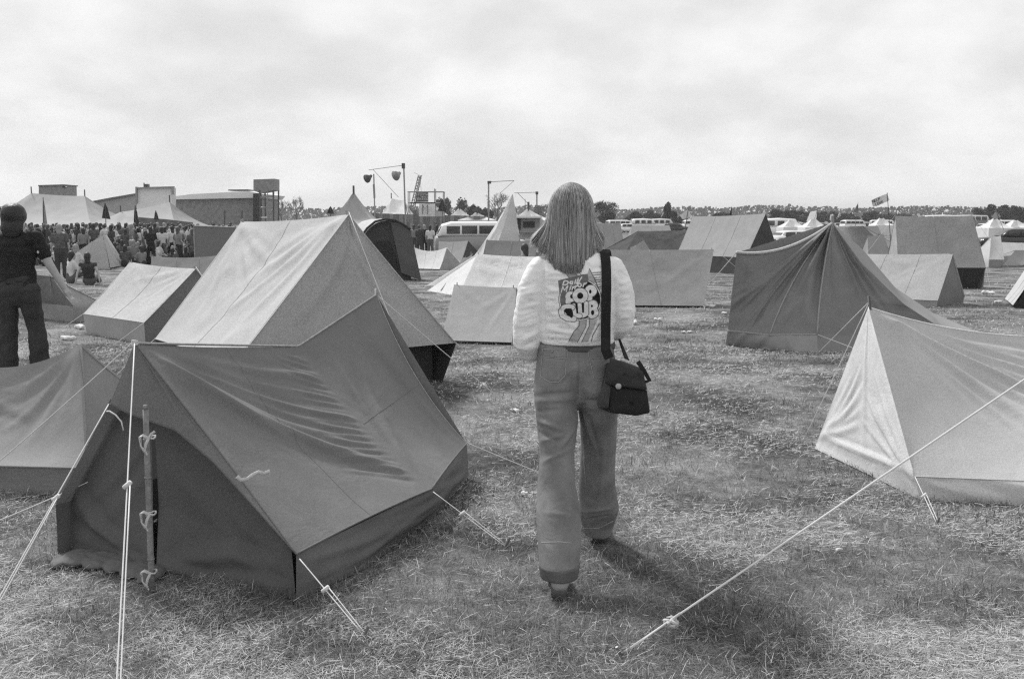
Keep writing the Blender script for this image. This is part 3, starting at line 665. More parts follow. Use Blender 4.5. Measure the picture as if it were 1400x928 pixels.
tent('grey tent with dark triangular end beside the camper van', (631, 358), (598, 357), 2, .1, (640, 329), (600, 330), C_MID, C_DK, res=12, foldn=2)
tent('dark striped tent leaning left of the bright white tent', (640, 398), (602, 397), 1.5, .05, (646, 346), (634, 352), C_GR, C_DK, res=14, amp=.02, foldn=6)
tent('grey square-topped tent directly behind the bright white tent', (730, 372), (655, 372), 2, .1, (735, 328), (665, 328), cloth('canvas_15', .24, .07, 2, trans=.1, weave=50), res=10)
tent('pale tent roof in front of the camper van', (645, 340), (612, 340), 2, .3, (655, 318), (620, 318), C_MID, res=8)
tent('half-collapsed canvas tent beside the man in black', (100, 418), (20, 410), .5, .25, (70, 378), (0, 360), C_GR, C_MID, C_MID, res=16, amp=.02, foldn=5)

tent('long low pale tent hiding the far caravans, right of the half-bare tree', (920, 322), (862, 322), 2.5, .4, (915, 308), (864, 308), C_MID, res=10)
tent('low pale tent behind the woman\'s right shoulder, farther than the round-shouldered one', (846, 326), (806, 326), 2.5, .4, (840, 311), (806, 311), C_LT, res=10)
tent('small grey tent between the parked cars left of the patrol tent peak', (1092, 330), (1070, 330), 2, .3, (1086, 317), (1072, 317), C_GR, res=8)
tent('pale low tent far behind the patrol tent peak', (1150, 318), (1128, 318), 2.5, .3, (1146, 308), (1130, 308), C_LT, res=8)
tent('dark grey low tent row end under the triangular pennant', (1205, 320), (1160, 320), 2.5, .3, (1200, 309), (1162, 309), C_GR, res=8)
tent('grey tent half hidden behind the square-topped tent and tall pointed tent', (738, 345), (716, 345), 2, .2, (735, 326), (718, 326), C_MID, res=8)

# open flap of the tent behind the patrol tent
# windbreak left of the big tent
WB = empty('windbreak', G(290, 372), 'square dark grey canvas windbreak standing before the crowd', 'windbreak')
Y_ = 27.; a, b = D(265, 309, Y_), D(322, 311, Y_)
mesh_patch('canvas_sheet', patch(edge(a, b, .02), edge(V((a.x, Y_, gz(Y_))), V((b.x, Y_, gz(Y_)))), edge(a, V((a.x, Y_, gz(Y_)))), edge(b, V((b.x, Y_, gz(Y_)))), 16, 12, .03, .03), cloth('canvas_wb', .16, .06, 1, trans=.08), WB)
mb = MB()
for q in (a, b): mb.tube([V((q.x, q.y, gz(Y_))), q+V((0, 0, .05))], .02, 6)
mb.tube([a, b], .02, 6); mb.make('frame_poles', WOOD, WB)

# arched frame tent, dark mouth
FT = empty('frame_tent', D(535, 372, 32)*1, 'frame tent with an arched roof and dark open front, behind the large pale tent', 'tent', TENTS)
FT.location.z = gz(32)
Y_ = 31.; arcp = [D(a, b, Y_) for a, b in ((493, 325), (502, 312), (513, 303), (527, 299.5), (540, 301), (552, 307), (561, 314))]
bk = V((-.9, 3.2, 0))
bot = [V((p.x, p.y, gz(Y_))) for p in (arcp[0]+V((-.1, 0, 0)), D(576, 374, Y_))]
mesh_patch('roof_panel', patch(poly(arcp), poly([p+bk+V((0, 0, .02)) for p in arcp]), edge(arcp[0], arcp[0]+bk), edge(arcp[-1], arcp[-1]+bk), 24, 12, 0, .02), C_LT, FT)
mesh_patch('front_wall', patch(poly([p+V((0, .25, -.04)) for p in arcp]), edge(bot[0]+V((0, .25, 0)), bot[1]+V((-.35, .25, 0))), edge(arcp[0]+V((0, .25, -.04)), bot[0]+V((0, .25, 0))), edge(arcp[-1]+V((0, .25, -.04)), bot[1]+V((-.35, .25, 0))), 20, 16, 0, .02), C_DK, FT)
mesh_patch('side_wall', patch(poly([arcp[3], arcp[4], arcp[-1]]), edge(D(549, 373, Y_+.1), bot[1]), edge(arcp[3]+V((.15, .1, -.1)), D(549, 373, Y_+.1)), edge(arcp[-1], bot[1]), 16, 16, 0, .02), cloth('canvas_ft', .11, .1, 1, trans=.05), FT)
mesh_patch('side_wall', patch(edge(arcp[-1], arcp[-1]+bk), edge(bot[1], bot[1]+bk), edge(arcp[-1], bot[1]), edge(arcp[-1]+bk, bot[1]+bk), 8, 8), C_GR, FT)
mesh_patch('side_wall', patch(edge(arcp[0], arcp[0]+bk), edge(bot[0], bot[0]+bk), edge(arcp[0], bot[0]), edge(arcp[0]+bk, bot[0]+bk), 8, 8), C_GR, FT)
mb = MB(); mb.tube(arcp, .035, 6); mb.make('arched_edge', C_INNER, FT, True)
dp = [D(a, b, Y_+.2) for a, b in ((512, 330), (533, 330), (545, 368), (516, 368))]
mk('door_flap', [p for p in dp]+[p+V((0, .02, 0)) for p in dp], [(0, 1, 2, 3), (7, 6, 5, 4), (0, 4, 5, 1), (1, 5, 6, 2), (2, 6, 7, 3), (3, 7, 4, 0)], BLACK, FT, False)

# litter
def litter(px, py, s, label, seed):
    r = random.Random(seed); c = G(px, py); co, fs, no = remesh([ell(c+V((r.uniform(-s, s), r.uniform(-s, s)*.6, s*.3)), (s*r.uniform(.4, .9), s*r.uniform(.3, .6), s*r.uniform(.25, .4)), 10) for _ in range(3)], s*.16, 2)
    co = co+no*np.array([[s*.18*noise.noise(V(q)*(2.2/s))] for q in co]); co[:, 2] = np.maximum(co[:, 2], c.z-.005)
    o = mk('paper_litter', co, fs, cloth('litter_paper', .75, .1, 8, 0), None, False, origin=tuple(c)); o['label'] = label; o['category'] = 'litter'; o['group'] = 'scraps of paper dropped on the grass'
litter(968, 420, .10, 'crumpled white paper at the corner of the low grey tent', 1)
litter(862, 443, .09, 'white paper scraps on the grass beside the woman\'s right elbow', 2)
litter(938, 455, .05, 'small pale scrap on worn grass midway between woman and dark patrol tent', 3)
litter(991, 429, .06, 'white litter next to the left corner of the patrol tent', 4)
litter(106, 449, .09, 'white packet lying by the guy rope near the man in black', 5)
litter(91, 465, .09, 'white packet lying just behind the low slack tent', 6)
litter(1367, 414, .09, 'pale litter lying beside the tent at the right edge', 7)

# ------------------------------------------------------------------ woman in the white jacket
HY = 4.36
def H(px, py, dy=0): return D(px, py, HY+dy)
def hr(py, l, r, dy, ry):      # ring from picture width : centre, a, b
    a, b = H(l, py, dy), H(r, py, dy); return ((a+b)/2, V(((b.x-a.x)/2, 0, 0)), V((0, ry, 0)))
fl0 = G(765, 814); fr0 = G(820, 738)
WM = empty('person', V((.28, HY, 0)), 'woman with long straight hair walking away in a white printed jacket and flared jeans', 'person')
cx = H(787, 400).x
zc = lambda py: H(787, py).z
# body : one continuous figure
sh = zc(352)
hipL, hipR = H(762, 520), H(812, 520); knL, knR = H(764, 640, -.13), H(817, 628, .12)
anL, anR = V((fl0.x, fl0.y, .10)), V((fr0.x, fr0.y, .10))
body = [caps([H(787, 515), H(788, 450), H(788, 400), H(787, 362)], [.145, .115, .14, .13], flat=.68),
        caps([H(787, 365), H(785, 335, .02), H(783, 312, .03)], [.08, .055, .055]),
        caps([hipL, knL, anL], [.088, .058, .04]), caps([hipR, knR, anR], [.088, .058, .04]),
        caps([anL+V((0, -.03, -.03)), anL+V((-.005, .16, -.05))], [.04, .03]), caps([anR+V((0, -.03, -.03)), anR+V((.005, .16, -.05))], [.04, .03])]
hc = H(783, 290, .03)
body += [ell(hc, (.072, .09, .105)), ell(hc+V((0, .045, -.065)), (.05, .05, .05)), caps([hc+V((0, .088, .0)), hc+V((0, .105, -.03))], [.009, .014]),
         ell(hc+V((0, .083, -.062)), (.022, .013, .008)), ell(hc+V((-.03, .078, .005)), (.015, .012, .01)), ell(hc+V((.03, .078, .005)), (.015, .012, .01)),
         ell(hc+V((-.075, 0, -.01)), (.01, .02, .03)), ell(hc+V((.075, 0, -.01)), (.01, .02, .03))]
shL, shR = H(735, 372), H(838, 372); elL, elR = H(722, 455, .02), H(846, 445, .0)
wrL, wrR = H(742, 470, .26), H(820, 455, .27)
for s, a, b, c in ((-1, shL, elL, wrL), (1, shR, elR, wrR)):
    body.append(caps([a, b, c], [.05, .038, .026]))
    d = (V((cx, HY+.32, c.z+.01))-c).normalized(); up = V((0, 0, 1)); sd = V((0, 1, 0))
    body.append(caps([c, c+d*.075], [.026, .036], flat=.55))
    for k in range(4):
        o = c+d*.08+V((0, .018, (k-1.5)*.019)); l = (.034, .04, .038, .03)[k]
        body.append(caps([o-d*.03, o+d*l, o+d*(l+.018)+sd*-.022, o+d*(l+.008)+sd*-.045], [.0085, .008, .0075, .0065], 8))
    o = c+d*.03+V((0, -.01, .028)); body.append(caps([o-d*.02, o+d*.03+V((0, 0, .018)), o+d*.055+V((0, -.01, .012))], [.01, .009, .008], 8))
co, fs, no = remesh(body, .0065, 3)
mk('body', co, fs, SKIN, WM)
# jeans
def fabricwave(co, no, amp, s, st=(1, 1, 1), seed=0):
    return co+no*np.array([[amp*(noise.noise(V((c[0]*s*st[0]+seed, c[1]*s*st[1], c[2]*s*st[2])))+.4*noise.noise(V((c[0]*s*2.2*st[0], c[1]*s*2.2, c[2]*s*2.2*st[2]+seed))))] for c in co])
dl = fl0.y-HY+.02; dr = fr0.y-HY-.02
jl = [hr(470, 737, 800, 0, .10), hr(500, 733, 796, 0, .125), hr(530, 729, 793, -.015, .13), hr(548, 731, 790, -.03, .12)]+[hr(y, l, r, d, ry) for y, l, r, d, ry in
      ((575, 734, 791, -.06, .105), (619, 738, 785, -.11, .092), (660, 734, 787, -.17, .092), (700, 733, 794, -.24, .105), (740, 735, 795, -.31, .108), (770, 737, 792, dl, .10), (785, 739, 790, dl, .095))]
jr = [hr(470, 780, 838, 0, .10), hr(500, 782, 843, 0, .12), hr(530, 786, 845, -.01, .125), hr(548, 790, 846, .0, .115)]+[hr(y, l, r, d, ry) for y, l, r, d, ry in
      ((580, 793, 844, .05, .10), (619, 794, 841, .11, .09), (660, 791, 841, .17, .092), (695, 791, 846, .24, .11), (715, 795, 840, .30, .10), (729, 799, 836, dr, .10))]
mid = [hr(466, 739, 839, 0, .098), hr(475, 738, 839, 0, .105), hr(500, 734, 843, 0, .115), hr(525, 736, 842, .01, .115), hr(545, 745, 835, .01, .095), hr(556, 768, 815, .02, .05)]
co, fs, no = remesh([loft(jl, 28), loft(jr, 28), loft(mid, 32)], .0065, 5)
co = fabricwave(co, no, .0035, 8, (1.3, 1, .9), 3)
def cast(bv, px, py, lift=.0012, dy0=-.8):
    # straight ahead onto the garment, from the picture's proportions
    p = H(px, py); h2 = bv.ray_cast(V((p.x, HY+dy0, p.z)), V((0, 1, 0)))
    if h2[0] is None: return None
    for _ in range(4):
        q = D(px, py, h2[0].y); h3 = bv.ray_cast(V((q.x, HY+dy0, q.z)), V((0, 1, 0)))
        if h3[0] is None: break
        h2 = h3
    return h2[0]+V((0, -lift, 0))
def folds_on(co, fs, no, items):
    bv = BVHTree.FromPolygons([tuple(c) for c in co], fs)
    for a, b, amp, w_ in items:
        pts = [cast(bv, a[0]+(b[0]-a[0])*k/4, a[1]+(b[1]-a[1])*k/4, 0) for k in range(5)]
        if None in pts: continue
        P = np.array([tuple(p) for p in pts]); best = None; tt = None
        for k in range(4):
            d = P[k+1]-P[k]; t = np.clip(((co-P[k])@d)/(d@d), 0, 1); q = np.linalg.norm(co-(P[k]+t[:, None]*d), axis=1)
            if best is None: best, tt = q, (k+t)/4
            else: m_ = q < best; best = np.where(m_, q, best); tt = np.where(m_, (k+t)/4, tt)
        co = co+no*(amp*np.exp(-(best/w_)**2)*np.sin(np.pi*(tt*.9+.05)))[:, None]
    return co
def gauss_fold(co, no, a, b, amp, w):
    a = np.array(a); b = np.array(b); d = b-a; t = np.clip(((co-a)@d)/(d@d), 0, 1); q = np.linalg.norm(co-(a+t[:, None]*d), axis=1)
    return co+no*(amp*np.exp(-(q/w)**2)*np.sin(np.pi*(t*.9+.05)))[:, None]
co = folds_on(co, fs, no, [((730, 541), (786, 536), -.011, .010), ((731, 549), (788, 545), .008, .011), ((733, 562), (772, 560), -.006, .008), ((735, 575), (776, 590), .010, .011), ((736, 590), (768, 606), -.007, .009), ((738, 604), (778, 592), .008, .010), ((762, 618), (786, 585), .009, .010), ((742, 632), (782, 612), .007, .010), ((756, 626), (784, 640), -.006, .009),
    ((793, 548), (842, 546), -.009, .009), ((795, 556), (840, 560), .006, .010), ((797, 562), (812, 612), .010, .009), ((803, 560), (822, 630), -.006, .008), ((799, 610), (806, 690), .008, .010), ((826, 600), (818, 690), .006, .012), ((762, 655), (754, 760), .006, .016), ((778, 660), (782, 760), -.005, .014), ((797, 700), (838, 694), .009, .009), ((800, 710), (836, 704), -.008, .008),
    ((742, 757), (790, 760), .003, .006), ((740, 700), (788, 706), .004, .012), ((745, 532), (790, 500), .005, .012), ((791, 505), (790, 545), -.010, .007), ((738, 768), (792, 769), -.004, .004)])
DENIM = cloth('denim', .20, .28, 7, 0, .5, 420, .35, weavevar=.22); STITCH = solid('stitching', .42, .8)
jeans = mk('jeans', co, fs, DENIM, WM)
bvJ = BVHTree.FromPolygons([tuple(c) for c in co], fs)
def cast(bv, px, py, lift=.0012, dy0=-.8):
    # orthographic (straight ahead) onto the garment, from the picture's proportions
    p = H(px, py); 
    for k in (0,):
        o = V((p.x, HY+dy0, p.z)); h = bv.ray_cast(o, V((0, 1, 0)))
        if h[0] is None: return None
        h2 = h
        for _ in range(4):
            q = D(px, py, h2[0].y); h3 = bv.ray_cast(V((q.x, HY+dy0, q.z)), V((0, 1, 0)))
            if h3[0] is None: break
            h2 = h3
    return h2[0]+V((0, -lift, 0))
def seam(bv, pts, r, name, mat, parent, step=3.0, lift=.0005):
    f = poly([V((a, b, 0)) for a, b in pts]); T = sum(math.dist(pts[i], pts[i+1]) for i in range(len(pts)-1)); n = max(2, int(T/step)); q = []
    for i in range(n+1):
        c = f(i/n); h = cast(bv, c.x, c.y, lift)
        if h is not None: q.append(h)
    if len(q) > 1: mb = MB(); mb.tube(q, r, 5); return mb.make(name, mat, parent, True)
seam(bvJ, [(791, 472), (791, 505), (790, 538)], .0024, 'back_seam', DENIM, jeans)
seam(bvJ, [(740, 741), (765, 740), (791, 743)], .0012, 'hem_stitching', STITCH, jeans)
seam(bvJ, [(741, 777), (765, 777), (789, 780)], .002, 'hem_stitching', STITCH, jeans)
seam(bvJ, [(798, 722), (818, 722), (838, 712)], .0014, 'hem_stitching', STITCH, jeans)
def pocket(pts, nm):
    c = (sum(a for a, b in pts)/len(pts), sum(b for a, b in pts)/len(pts)); vs = []; N = 16
    f = poly([V((a, b, 0)) for a, b in pts+[pts[0]]]); M = 40
    rim = [f(i/M) for i in range(M)]; rings = []
    for k in range(7):
        s = k/6; rings.append([cast(bvJ, c[0]+(p.x-c[0])*s, c[1]+(p.y-c[1])*s, .004 if s < 1 else .0) for p in rim])
    vs = [x for r_ in rings for x in r_]
    if any(x is None for x in vs): return
    fs_ = [(k*M+i, k*M+(i+1) % M, (k+1)*M+(i+1) % M, (k+1)*M+i) for k in range(6) for i in range(M)]
    o = mk(nm, vs, fs_, DENIM, jeans); seam(bvJ, pts+[pts[0]], .0011, 'pocket_stitching', STITCH, o, lift=.004)
pocket([(741, 487), (774, 490), (773, 512), (764, 522), (751, 522), (739, 514)], 'back_pocket')
pocket([(742, 477), (776, 478), (775, 490), (740, 487)], 'pocket_flap')
pocket([(806, 490), (832, 488), (833, 512), (822, 520), (812, 518)], 'back_pocket')
pocket([(805, 478), (833, 477), (834, 488), (805, 490)], 'pocket_flap')
h = cast(bvJ, 755, 480, .006); v, f = ell(h, (.0055, .003, .0055), 10); mk('pocket_button', v, f, METAL, jeans)
# waistband + turn-up
mb_r = [hr(466, 738, 840, 0, .101), hr(469, 737, 841, 0, .107), hr(475, 737, 841, 0, .110), hr(477, 738, 840, 0, .106)]
v, f = loft(mb_r, 40); mk('waistband', v, f, cloth('denim_band', .10, .15, 7, 0, .5, 420, .3, weavevar=.2), jeans)
tr = [hr(769, 736.5, 792.5, dl, .101), hr(772, 736.3, 792.8, dl, .103), hr(784, 738, 791, dl, .099), hr(786, 738.3, 790.7, dl, .097)]
v, f = loft(tr, 32); mk('turn_up', v, f, cloth('denim_dark', .12, .2, 9, 0, .5, 420, .5, weavevar=.2), jeans)
# shoes
SH = solid('shoe_suede', .06, .8); SOLE = solid('shoe_heel', .12, .7)
for q, s in ((fl0, -1), (fr0, 1)):
    bx = [ell(q+V((-.004, .0, .075)), (.045, .055, .05)), caps([q+V((0, 0, .06)), q+V((0, .13, .045)), q+V((0, .19, .035))], [.04, .045, .032])]
    co, fs, no = remesh(bx, .006, 3); mk('shoe', co, fs, SH, WM)
    rg = [(q+V((-.002, -.012, z)), V((a, 0, 0)), V((0, b, 0))) for z, a, b in ((.002, .034, .034), (.03, .034, .035), (.058, .04, .043))]
    v, f = loft(rg, 18); mk('shoe_heel', v, f, SOLE, WM)
    rg = [(q+V((0, .135, z)), V((.045, 0, 0)), V((0, .075, 0))) for z in (.001, .026)]; v, f = loft(rg, 20); mk('shoe_sole', v, f, SOLE, WM)
# jacket
JK = cloth('white_satin_jacket', .86, .05, 6, .03, .2, 500, .7, weavevar=.05); JK.node_tree.nodes['Principled BSDF'].inputs['Roughness'].default_value = .55
tor = [hr(338, 768, 806, .01, .06), hr(346, 752, 828, .01, .085), hr(356, 740, 842, .0, .11), hr(375, 737, 848, -.005, .125), hr(400, 739, 846, -.01, .135), hr(430, 741, 841, -.01, .135), hr(452, 740, 839, -.01, .128), hr(462, 739, 839, -.008, .122), hr(467, 741, 837, -.005, .115)]
slv = [caps([H(738, 366), H(727, 395), H(722, 440, .0), H(721, 468, .01), H(726, 478, .06), H(740, 474, .22)], [.052, .064, .067, .064, .058, .034], 18),
       caps([H(838, 368), H(845, 395, 0), H(847, 425, .0), H(846, 440, .01), H(842, 448, .06), H(823, 456, .22)], [.055, .068, .072, .066, .06, .034], 18)]
co, fs, no = remesh([loft(tor, 36)]+slv, .0065, 4)
co = fabricwave(co, no, .0035, 12, (1, 1, 1.8), 8); co = fabricwave(co, no, .0018, 30, (.6, 1, 2.4), 4)
rr = random.Random(12)
co = folds_on(co, fs, no, [((743+rr.uniform(0, 4), 352+i*6), (762+rr.uniform(0, 16), 349+i*6+rr.uniform(-2, 9)), .0055*rr.choice((1, 1, -1)), .0055) for i in range(17)]+[((812, 366+i*5), (831, 364+i*5+rr.uniform(-1, 2)), .0045*(1 if i % 2 else -1), .0045) for i in range(17)]+
    [((743, 448+i*4), (775+rr.uniform(0, 25), 446+i*4+rr.uniform(-3, 5)), .005*(1 if i % 2 else -1), .005) for i in range(5)]+[((707+rr.uniform(0, 8), 378+i*8), (737, 370+i*8+rr.uniform(-4, 14)), .006*rr.choice((1, -1)), .009) for i in range(13)]+
    [((846, 380+i*9), (862, 372+i*9+rr.uniform(0, 9)), .004, .008) for i in range(7)]+[((743, 368), (743, 410), -.012, .007), ((743, 405), (745, 460), -.010, .007), ((839, 362), (842, 440), -.010, .007), ((752, 380), (790, 400), .004, .01), ((750, 425), (800, 455), .004, .009)])
jacket = mk('jacket', co, fs, JK, WM)
bvK = BVHTree.FromPolygons([tuple(c) for c in co], fs)
# knitted cuffs and hem band of the jacket
v, f = loft([hr(461, 740, 838, -.004, .116), hr(464, 738.5, 840, -.004, .119), hr(468, 739, 839, -.004, .117), hr(469, 741, 838, -.004, .11)], 40); mk('hem_band', v, f, JK, jacket)
# printed emblem : painted cells lying on the jacket back
def seg(x, y, a, b):
    dx_, dy_ = b[0]-a[0], b[1]-a[1]; t = np.clip(((x-a[0])*dx_+(y-a[1])*dy_)/(dx_*dx_+dy_*dy_+1e-9), 0, 1)
    return np.hypot(x-a[0]-t*dx_, y-a[1]-t*dy_)
def strokes(x, y, pts): return np.min([seg(x, y, pts[i], pts[i+1]) for i in range(len(pts)-1)], axis=0)
def inpoly(x, y, P):
    r = np.zeros(x.shape, bool)
    for i in range(len(P)):
        x1, y1 = P[i]; x2, y2 = P[i-1]; c = ((y1 > y) != (y2 > y)) & (x < (x2-x1)*(y-y1)/((y2-y1) or 1e-9)+x1); r ^= c
    return r
def ring(x, y, cx_, cy_, r): return np.abs(np.hypot(x-cx_, y-cy_)-r)
nxe, nye = 300, 372
PX = np.linspace(748, 834.5, nxe); PY = np.linspace(364, 468, nye); XX, YY = np.meshgrid((PX[:-1]+PX[1:])/2, (PY[:-1]+PY[1:])/2)
x = (XX-755)*11.6; y = (YY-365)*11.6
cls = np.zeros(x.shape, int)          # 0 none 1 light grey 2 mid grey 3 black 4 white 5 line
def paint(mask, c): cls[mask] = c
up = [(110, -10), (345, -10), (480, 150), (290, 200)]; paint(inpoly(x, y, up), 1); paint(inpoly(x, y, [(330, 40), (375, 30), (470, 150), (420, 160)]), 4)
for l in ([(110, -10), (290, 190)], [(320, 40), (420, 170)], [(375, 30), (470, 140)]): paint(strokes(x, y, l) < 5, 5)
paint(inpoly(x, y, [(590, 30), (560, 110), (575, 205), (700, 260), (690, 200)]), 1); paint(strokes(x, y, [(590, 30), (690, 230), (760, 400), (780, 560)]) < 6, 5)
dn = [(430, 830), (720, 830), (560, 1190), (255, 1190), (330, 1040), (400, 960)]; paint(inpoly(x, y, dn), 1); paint(inpoly(x, y, [(545, 830), (580, 830), (585, 930), (465, 1190), (405, 1190), (530, 950)]), 4)
for l in ([(430, 830), (430, 930), (340, 1030), (255, 1190)], [(540, 830), (535, 940), (400, 1190)], [(585, 830), (588, 930), (465, 1190)], [(745, 900), (640, 1090), (620, 1190)]): paint(strokes(x, y, l) < 6, 5)
for i in range(12): paint(strokes(x, y, [(640+i*8, 90+i*38), (760, 84+i*38)]) < (5 if i < 8 else 0), 5)
disc = ((x-442)/318)**2+((y-515)/312)**2
paint(disc < 1.16, 4); paint((disc < 1.16) & (disc > 1.10), 5); paint(disc < 1.0, 3); paint((disc < 1) & (x < 215) & (y < 600), 2)
box = [(92, 215), (480, 118), (562, 108), (575, 215), (540, 280), (330, 345), (215, 412), (118, 428)]; paint(inpoly(x, y, box), 2)
t_ = 9
for s in ([(165, 288), (190, 218), (238, 222), (258, 240), (238, 275), (165, 288)], [(320, 232), (290, 228), (278, 255), (300, 270), (322, 252)], [(325, 228), (318, 268)], [(366, 222), (358, 260)], [(372, 200), (374, 204)],
          [(412, 180), (386, 255)], [(420, 208), (432, 228)], [(468, 160), (420, 240), (392, 268)],
          [(140, 402), (168, 312), (192, 368), (246, 300), (222, 388)], [(288, 322), (272, 378)], [(296, 298), (298, 302)], [(328, 314), (312, 368)], [(322, 335), (350, 312)], [(372, 300), (356, 350)], [(366, 318), (392, 294)],
          [(506, 258), (488, 312)], [(500, 278), (544, 250)]): paint(strokes(x, y, s) < t_, 4)
paint(ring(x, y, 432, 286, 27) < t_, 4)
def letter(parts, holes=()):
    dmin = np.min(parts, axis=0); paint(dmin < 11, 5); paint(dmin < 0, 4)
    for hx, hy, a, b in holes: paint(((x-hx)/a)**2+((y-hy)/b)**2 < 1, 3)
letter([strokes(x, y, [(590, 400), (590, 500)])-42, np.hypot(x-612, y-378)-92], [(603, 390, 20, 32)])
letter([strokes(x, y, [(258, 450), (250, 560)])-40, np.hypot(x-292, y-470)-84], [(303, 466, 20, 32)])
letter([np.hypot((x-443)*1.0, y-455)-120], [(443, 455, 49, 50)])
letter([strokes(x, y, [(610, 580), (620, 775)])-42, np.hypot(x-648, y-602)-74, np.hypot(x-640, y-720)-92], [(628, 618, 16, 22), (640, 722, 26, 40)])
letter([strokes(x, y, [(430, 600), (444, 740), (490, 772), (540, 735), (540, 580)])-34])
letter([strokes(x, y, [(345, 610), (368, 765), (440, 775)])-32])
cc = [(320, 640), (262, 622), (190, 640), (140, 700), (160, 770), (240, 815), (345, 822)]
letter([strokes(x, y, cc)-38]); paint(inpoly(x, y, [(178, 690), (215, 655), (305, 655), (325, 720), (325, 800), (305, 808), (240, 760)]), 3)
paint(inpoly(x, y, [(362, 580), (400, 575), (415, 735), (385, 738)]), 3); paint(inpoly(x, y, [(470, 565), (500, 565), (498, 715), (474, 715)]), 3); paint(inpoly(x, y, [(400, 822), (535, 792), (530, 812), (420, 830)]), 3)
grid = {}; vs = []; fsE = []; mi = []
yy, xx = np.nonzero(cls)
def vid(i, j):
    k = (i, j)
    if k not in grid:
        p = cast(bvK, PX[j], PY[i], .0022); grid[k] = None if p is None else len(vs)
        if p is not None: vs.append(p)
    return grid[k]
for i, j in zip(yy, xx):
    q = [vid(i, j), vid(i, j+1), vid(i+1, j+1), vid(i+1, j)]
    if None in q: continue
    fsE.append(q); mi.append(cls[i, j]-1)
mk('printed_emblem', vs, fsE, [cloth('print_light', .40, .05, 6, 0, .1, 400, .2), cloth('print_mid', .16, .05, 6, 0, .1, 400, .2), cloth('print_black', .012, .05, 6, 0, .1, 400, .2), cloth('print_white', .72, .03, 6, 0, .1, 400, .2), cloth('print_line', .12, .05, 6, 0, .1, 400, .2)],
   jacket, midx=mi)
# hair
rg = np.random.default_rng(11)
hcx, hcy = H(781, 290).x, HY+.03
zt, ze, zb = zc(249), zc(292), zc(372)
def hairpos(phi, s, rad=1.0, zend=None, flare=0.0):
    """phi 0 = back (towards the camera), +90deg = right"""
    zend = zb if zend is None else zend
    if s < .33:
        a = s/.33*math.pi/2; r = math.sin(a); z = ze+(zt-ze)*math.cos(a)
    else:
        t = (s-.33)/.67; r = 1+flare*t**1.6; z = ze+(zend-ze)*t
    sx, sy = math.sin(phi), -math.cos(phi)
    rx = .098*r*rad*(1-(.10*((s-.33)/.67) if s > .33 and abs(phi) < 1.1 else 0)); ry = .105*(r if s < .33 else (1+.62*((s-.33)/.67)**1.2))*rad
    return V((hcx+sx*rx, hcy+sy*ry, z))
def zend_for(phi):
    d = abs(math.degrees(phi)); return zc(368) if d < 38 else zc(368)+min(1, (d-38)/45)*(.115)
hv = []; ring_n = 40
shell = MB(); rows = 22; ph0, ph1 = R(-128), R(128)
grid_v = []
for j in range(rows+1):
    for i in range(ring_n+1):
        phi = ph0+(ph1-ph0)*i/ring_n; fl = .10*max(0, math.sin(abs(phi)))**3
        grid_v.append(hairpos(phi, max(.01, j/rows*.95), .96, zend_for(phi)+.02, fl))
shell.add(grid_v, [(j*(ring_n+1)+i, j*(ring_n+1)+i+1, (j+1)*(ring_n+1)+i+1, (j+1)*(ring_n+1)+i) for j in range(rows) for i in range(ring_n)])
HAIRD = solid('hair_base', .05, .6)
hb = shell.make('hair', HAIRD, WM, True)
Nst = 8500; SG = 13; va = []; fa = []; ta = []
for k in range(Nst):
    phi = R(rg.uniform(-125, 125)); cl = noise.noise(V((phi*7, 3, 0))); c2_ = noise.noise(V((phi*22, 9, 0)))
    fl = (.42+.3*cl)*max(0, math.sin(abs(phi)))**3*(1.6 if phi < 0 else 1.1)+.03*c2_
    ze_ = zend_for(phi)+rg.uniform(-.012, .03)+.016*c2_; rad = 1+.014*c2_+rg.uniform(-.010, .012)+(rg.uniform(0, .05) if rg.random() < .03 else 0); s0 = rg.uniform(.0, .10)
    ph_e = phi+.10*cl+rg.normal(0, .025); part = .02*(1 if phi > 0 else -1)
    tone = float(np.clip(.36+.22*c2_+.38*noise.noise(V((phi*60, 1, 5)))+rg.normal(0, .2)+.3*max(0, math.sin(abs(phi)))**4, 0, 1))
    wv_ = rg.uniform(0, 6); rw = rg.uniform(.0004, .0008)
    pts = []
    for i in range(SG+1):
        s = s0+(1-s0)*i/SG; p_ = hairpos(phi+(ph_e-phi)*s, s, rad, ze_, fl); p_.x += .0025*math.sin(s*7+wv_); pts.append(p_)
    b0 = len(va)
    for i, p_ in enumerate(pts):
        t = (pts[min(i+1, SG)]-pts[max(0, i-1)]).normalized(); out_ = V((p_.x-hcx, p_.y-hcy, .0)).normalized(); a = t.cross(out_).normalized(); w_ = rw*(1 if i < SG else .25)*1.5
        for q in (p_-a*w_, p_+out_*w_*.9, p_+a*w_): va.append(q); ta.append(tone)
    for i in range(SG):
        for j in range(2): fa.append((b0+i*3+j, b0+i*3+j+1, b0+(i+1)*3+j+1, b0+(i+1)*3+j))
HS = attrmat('hair_strands', .035, .55, .6, .25)
o = mk('hair_strands', va, fa, HS, hb); at = o.data.attributes.new('tone', 'FLOAT', 'POINT'); at.data.foreach_set('value', ta)

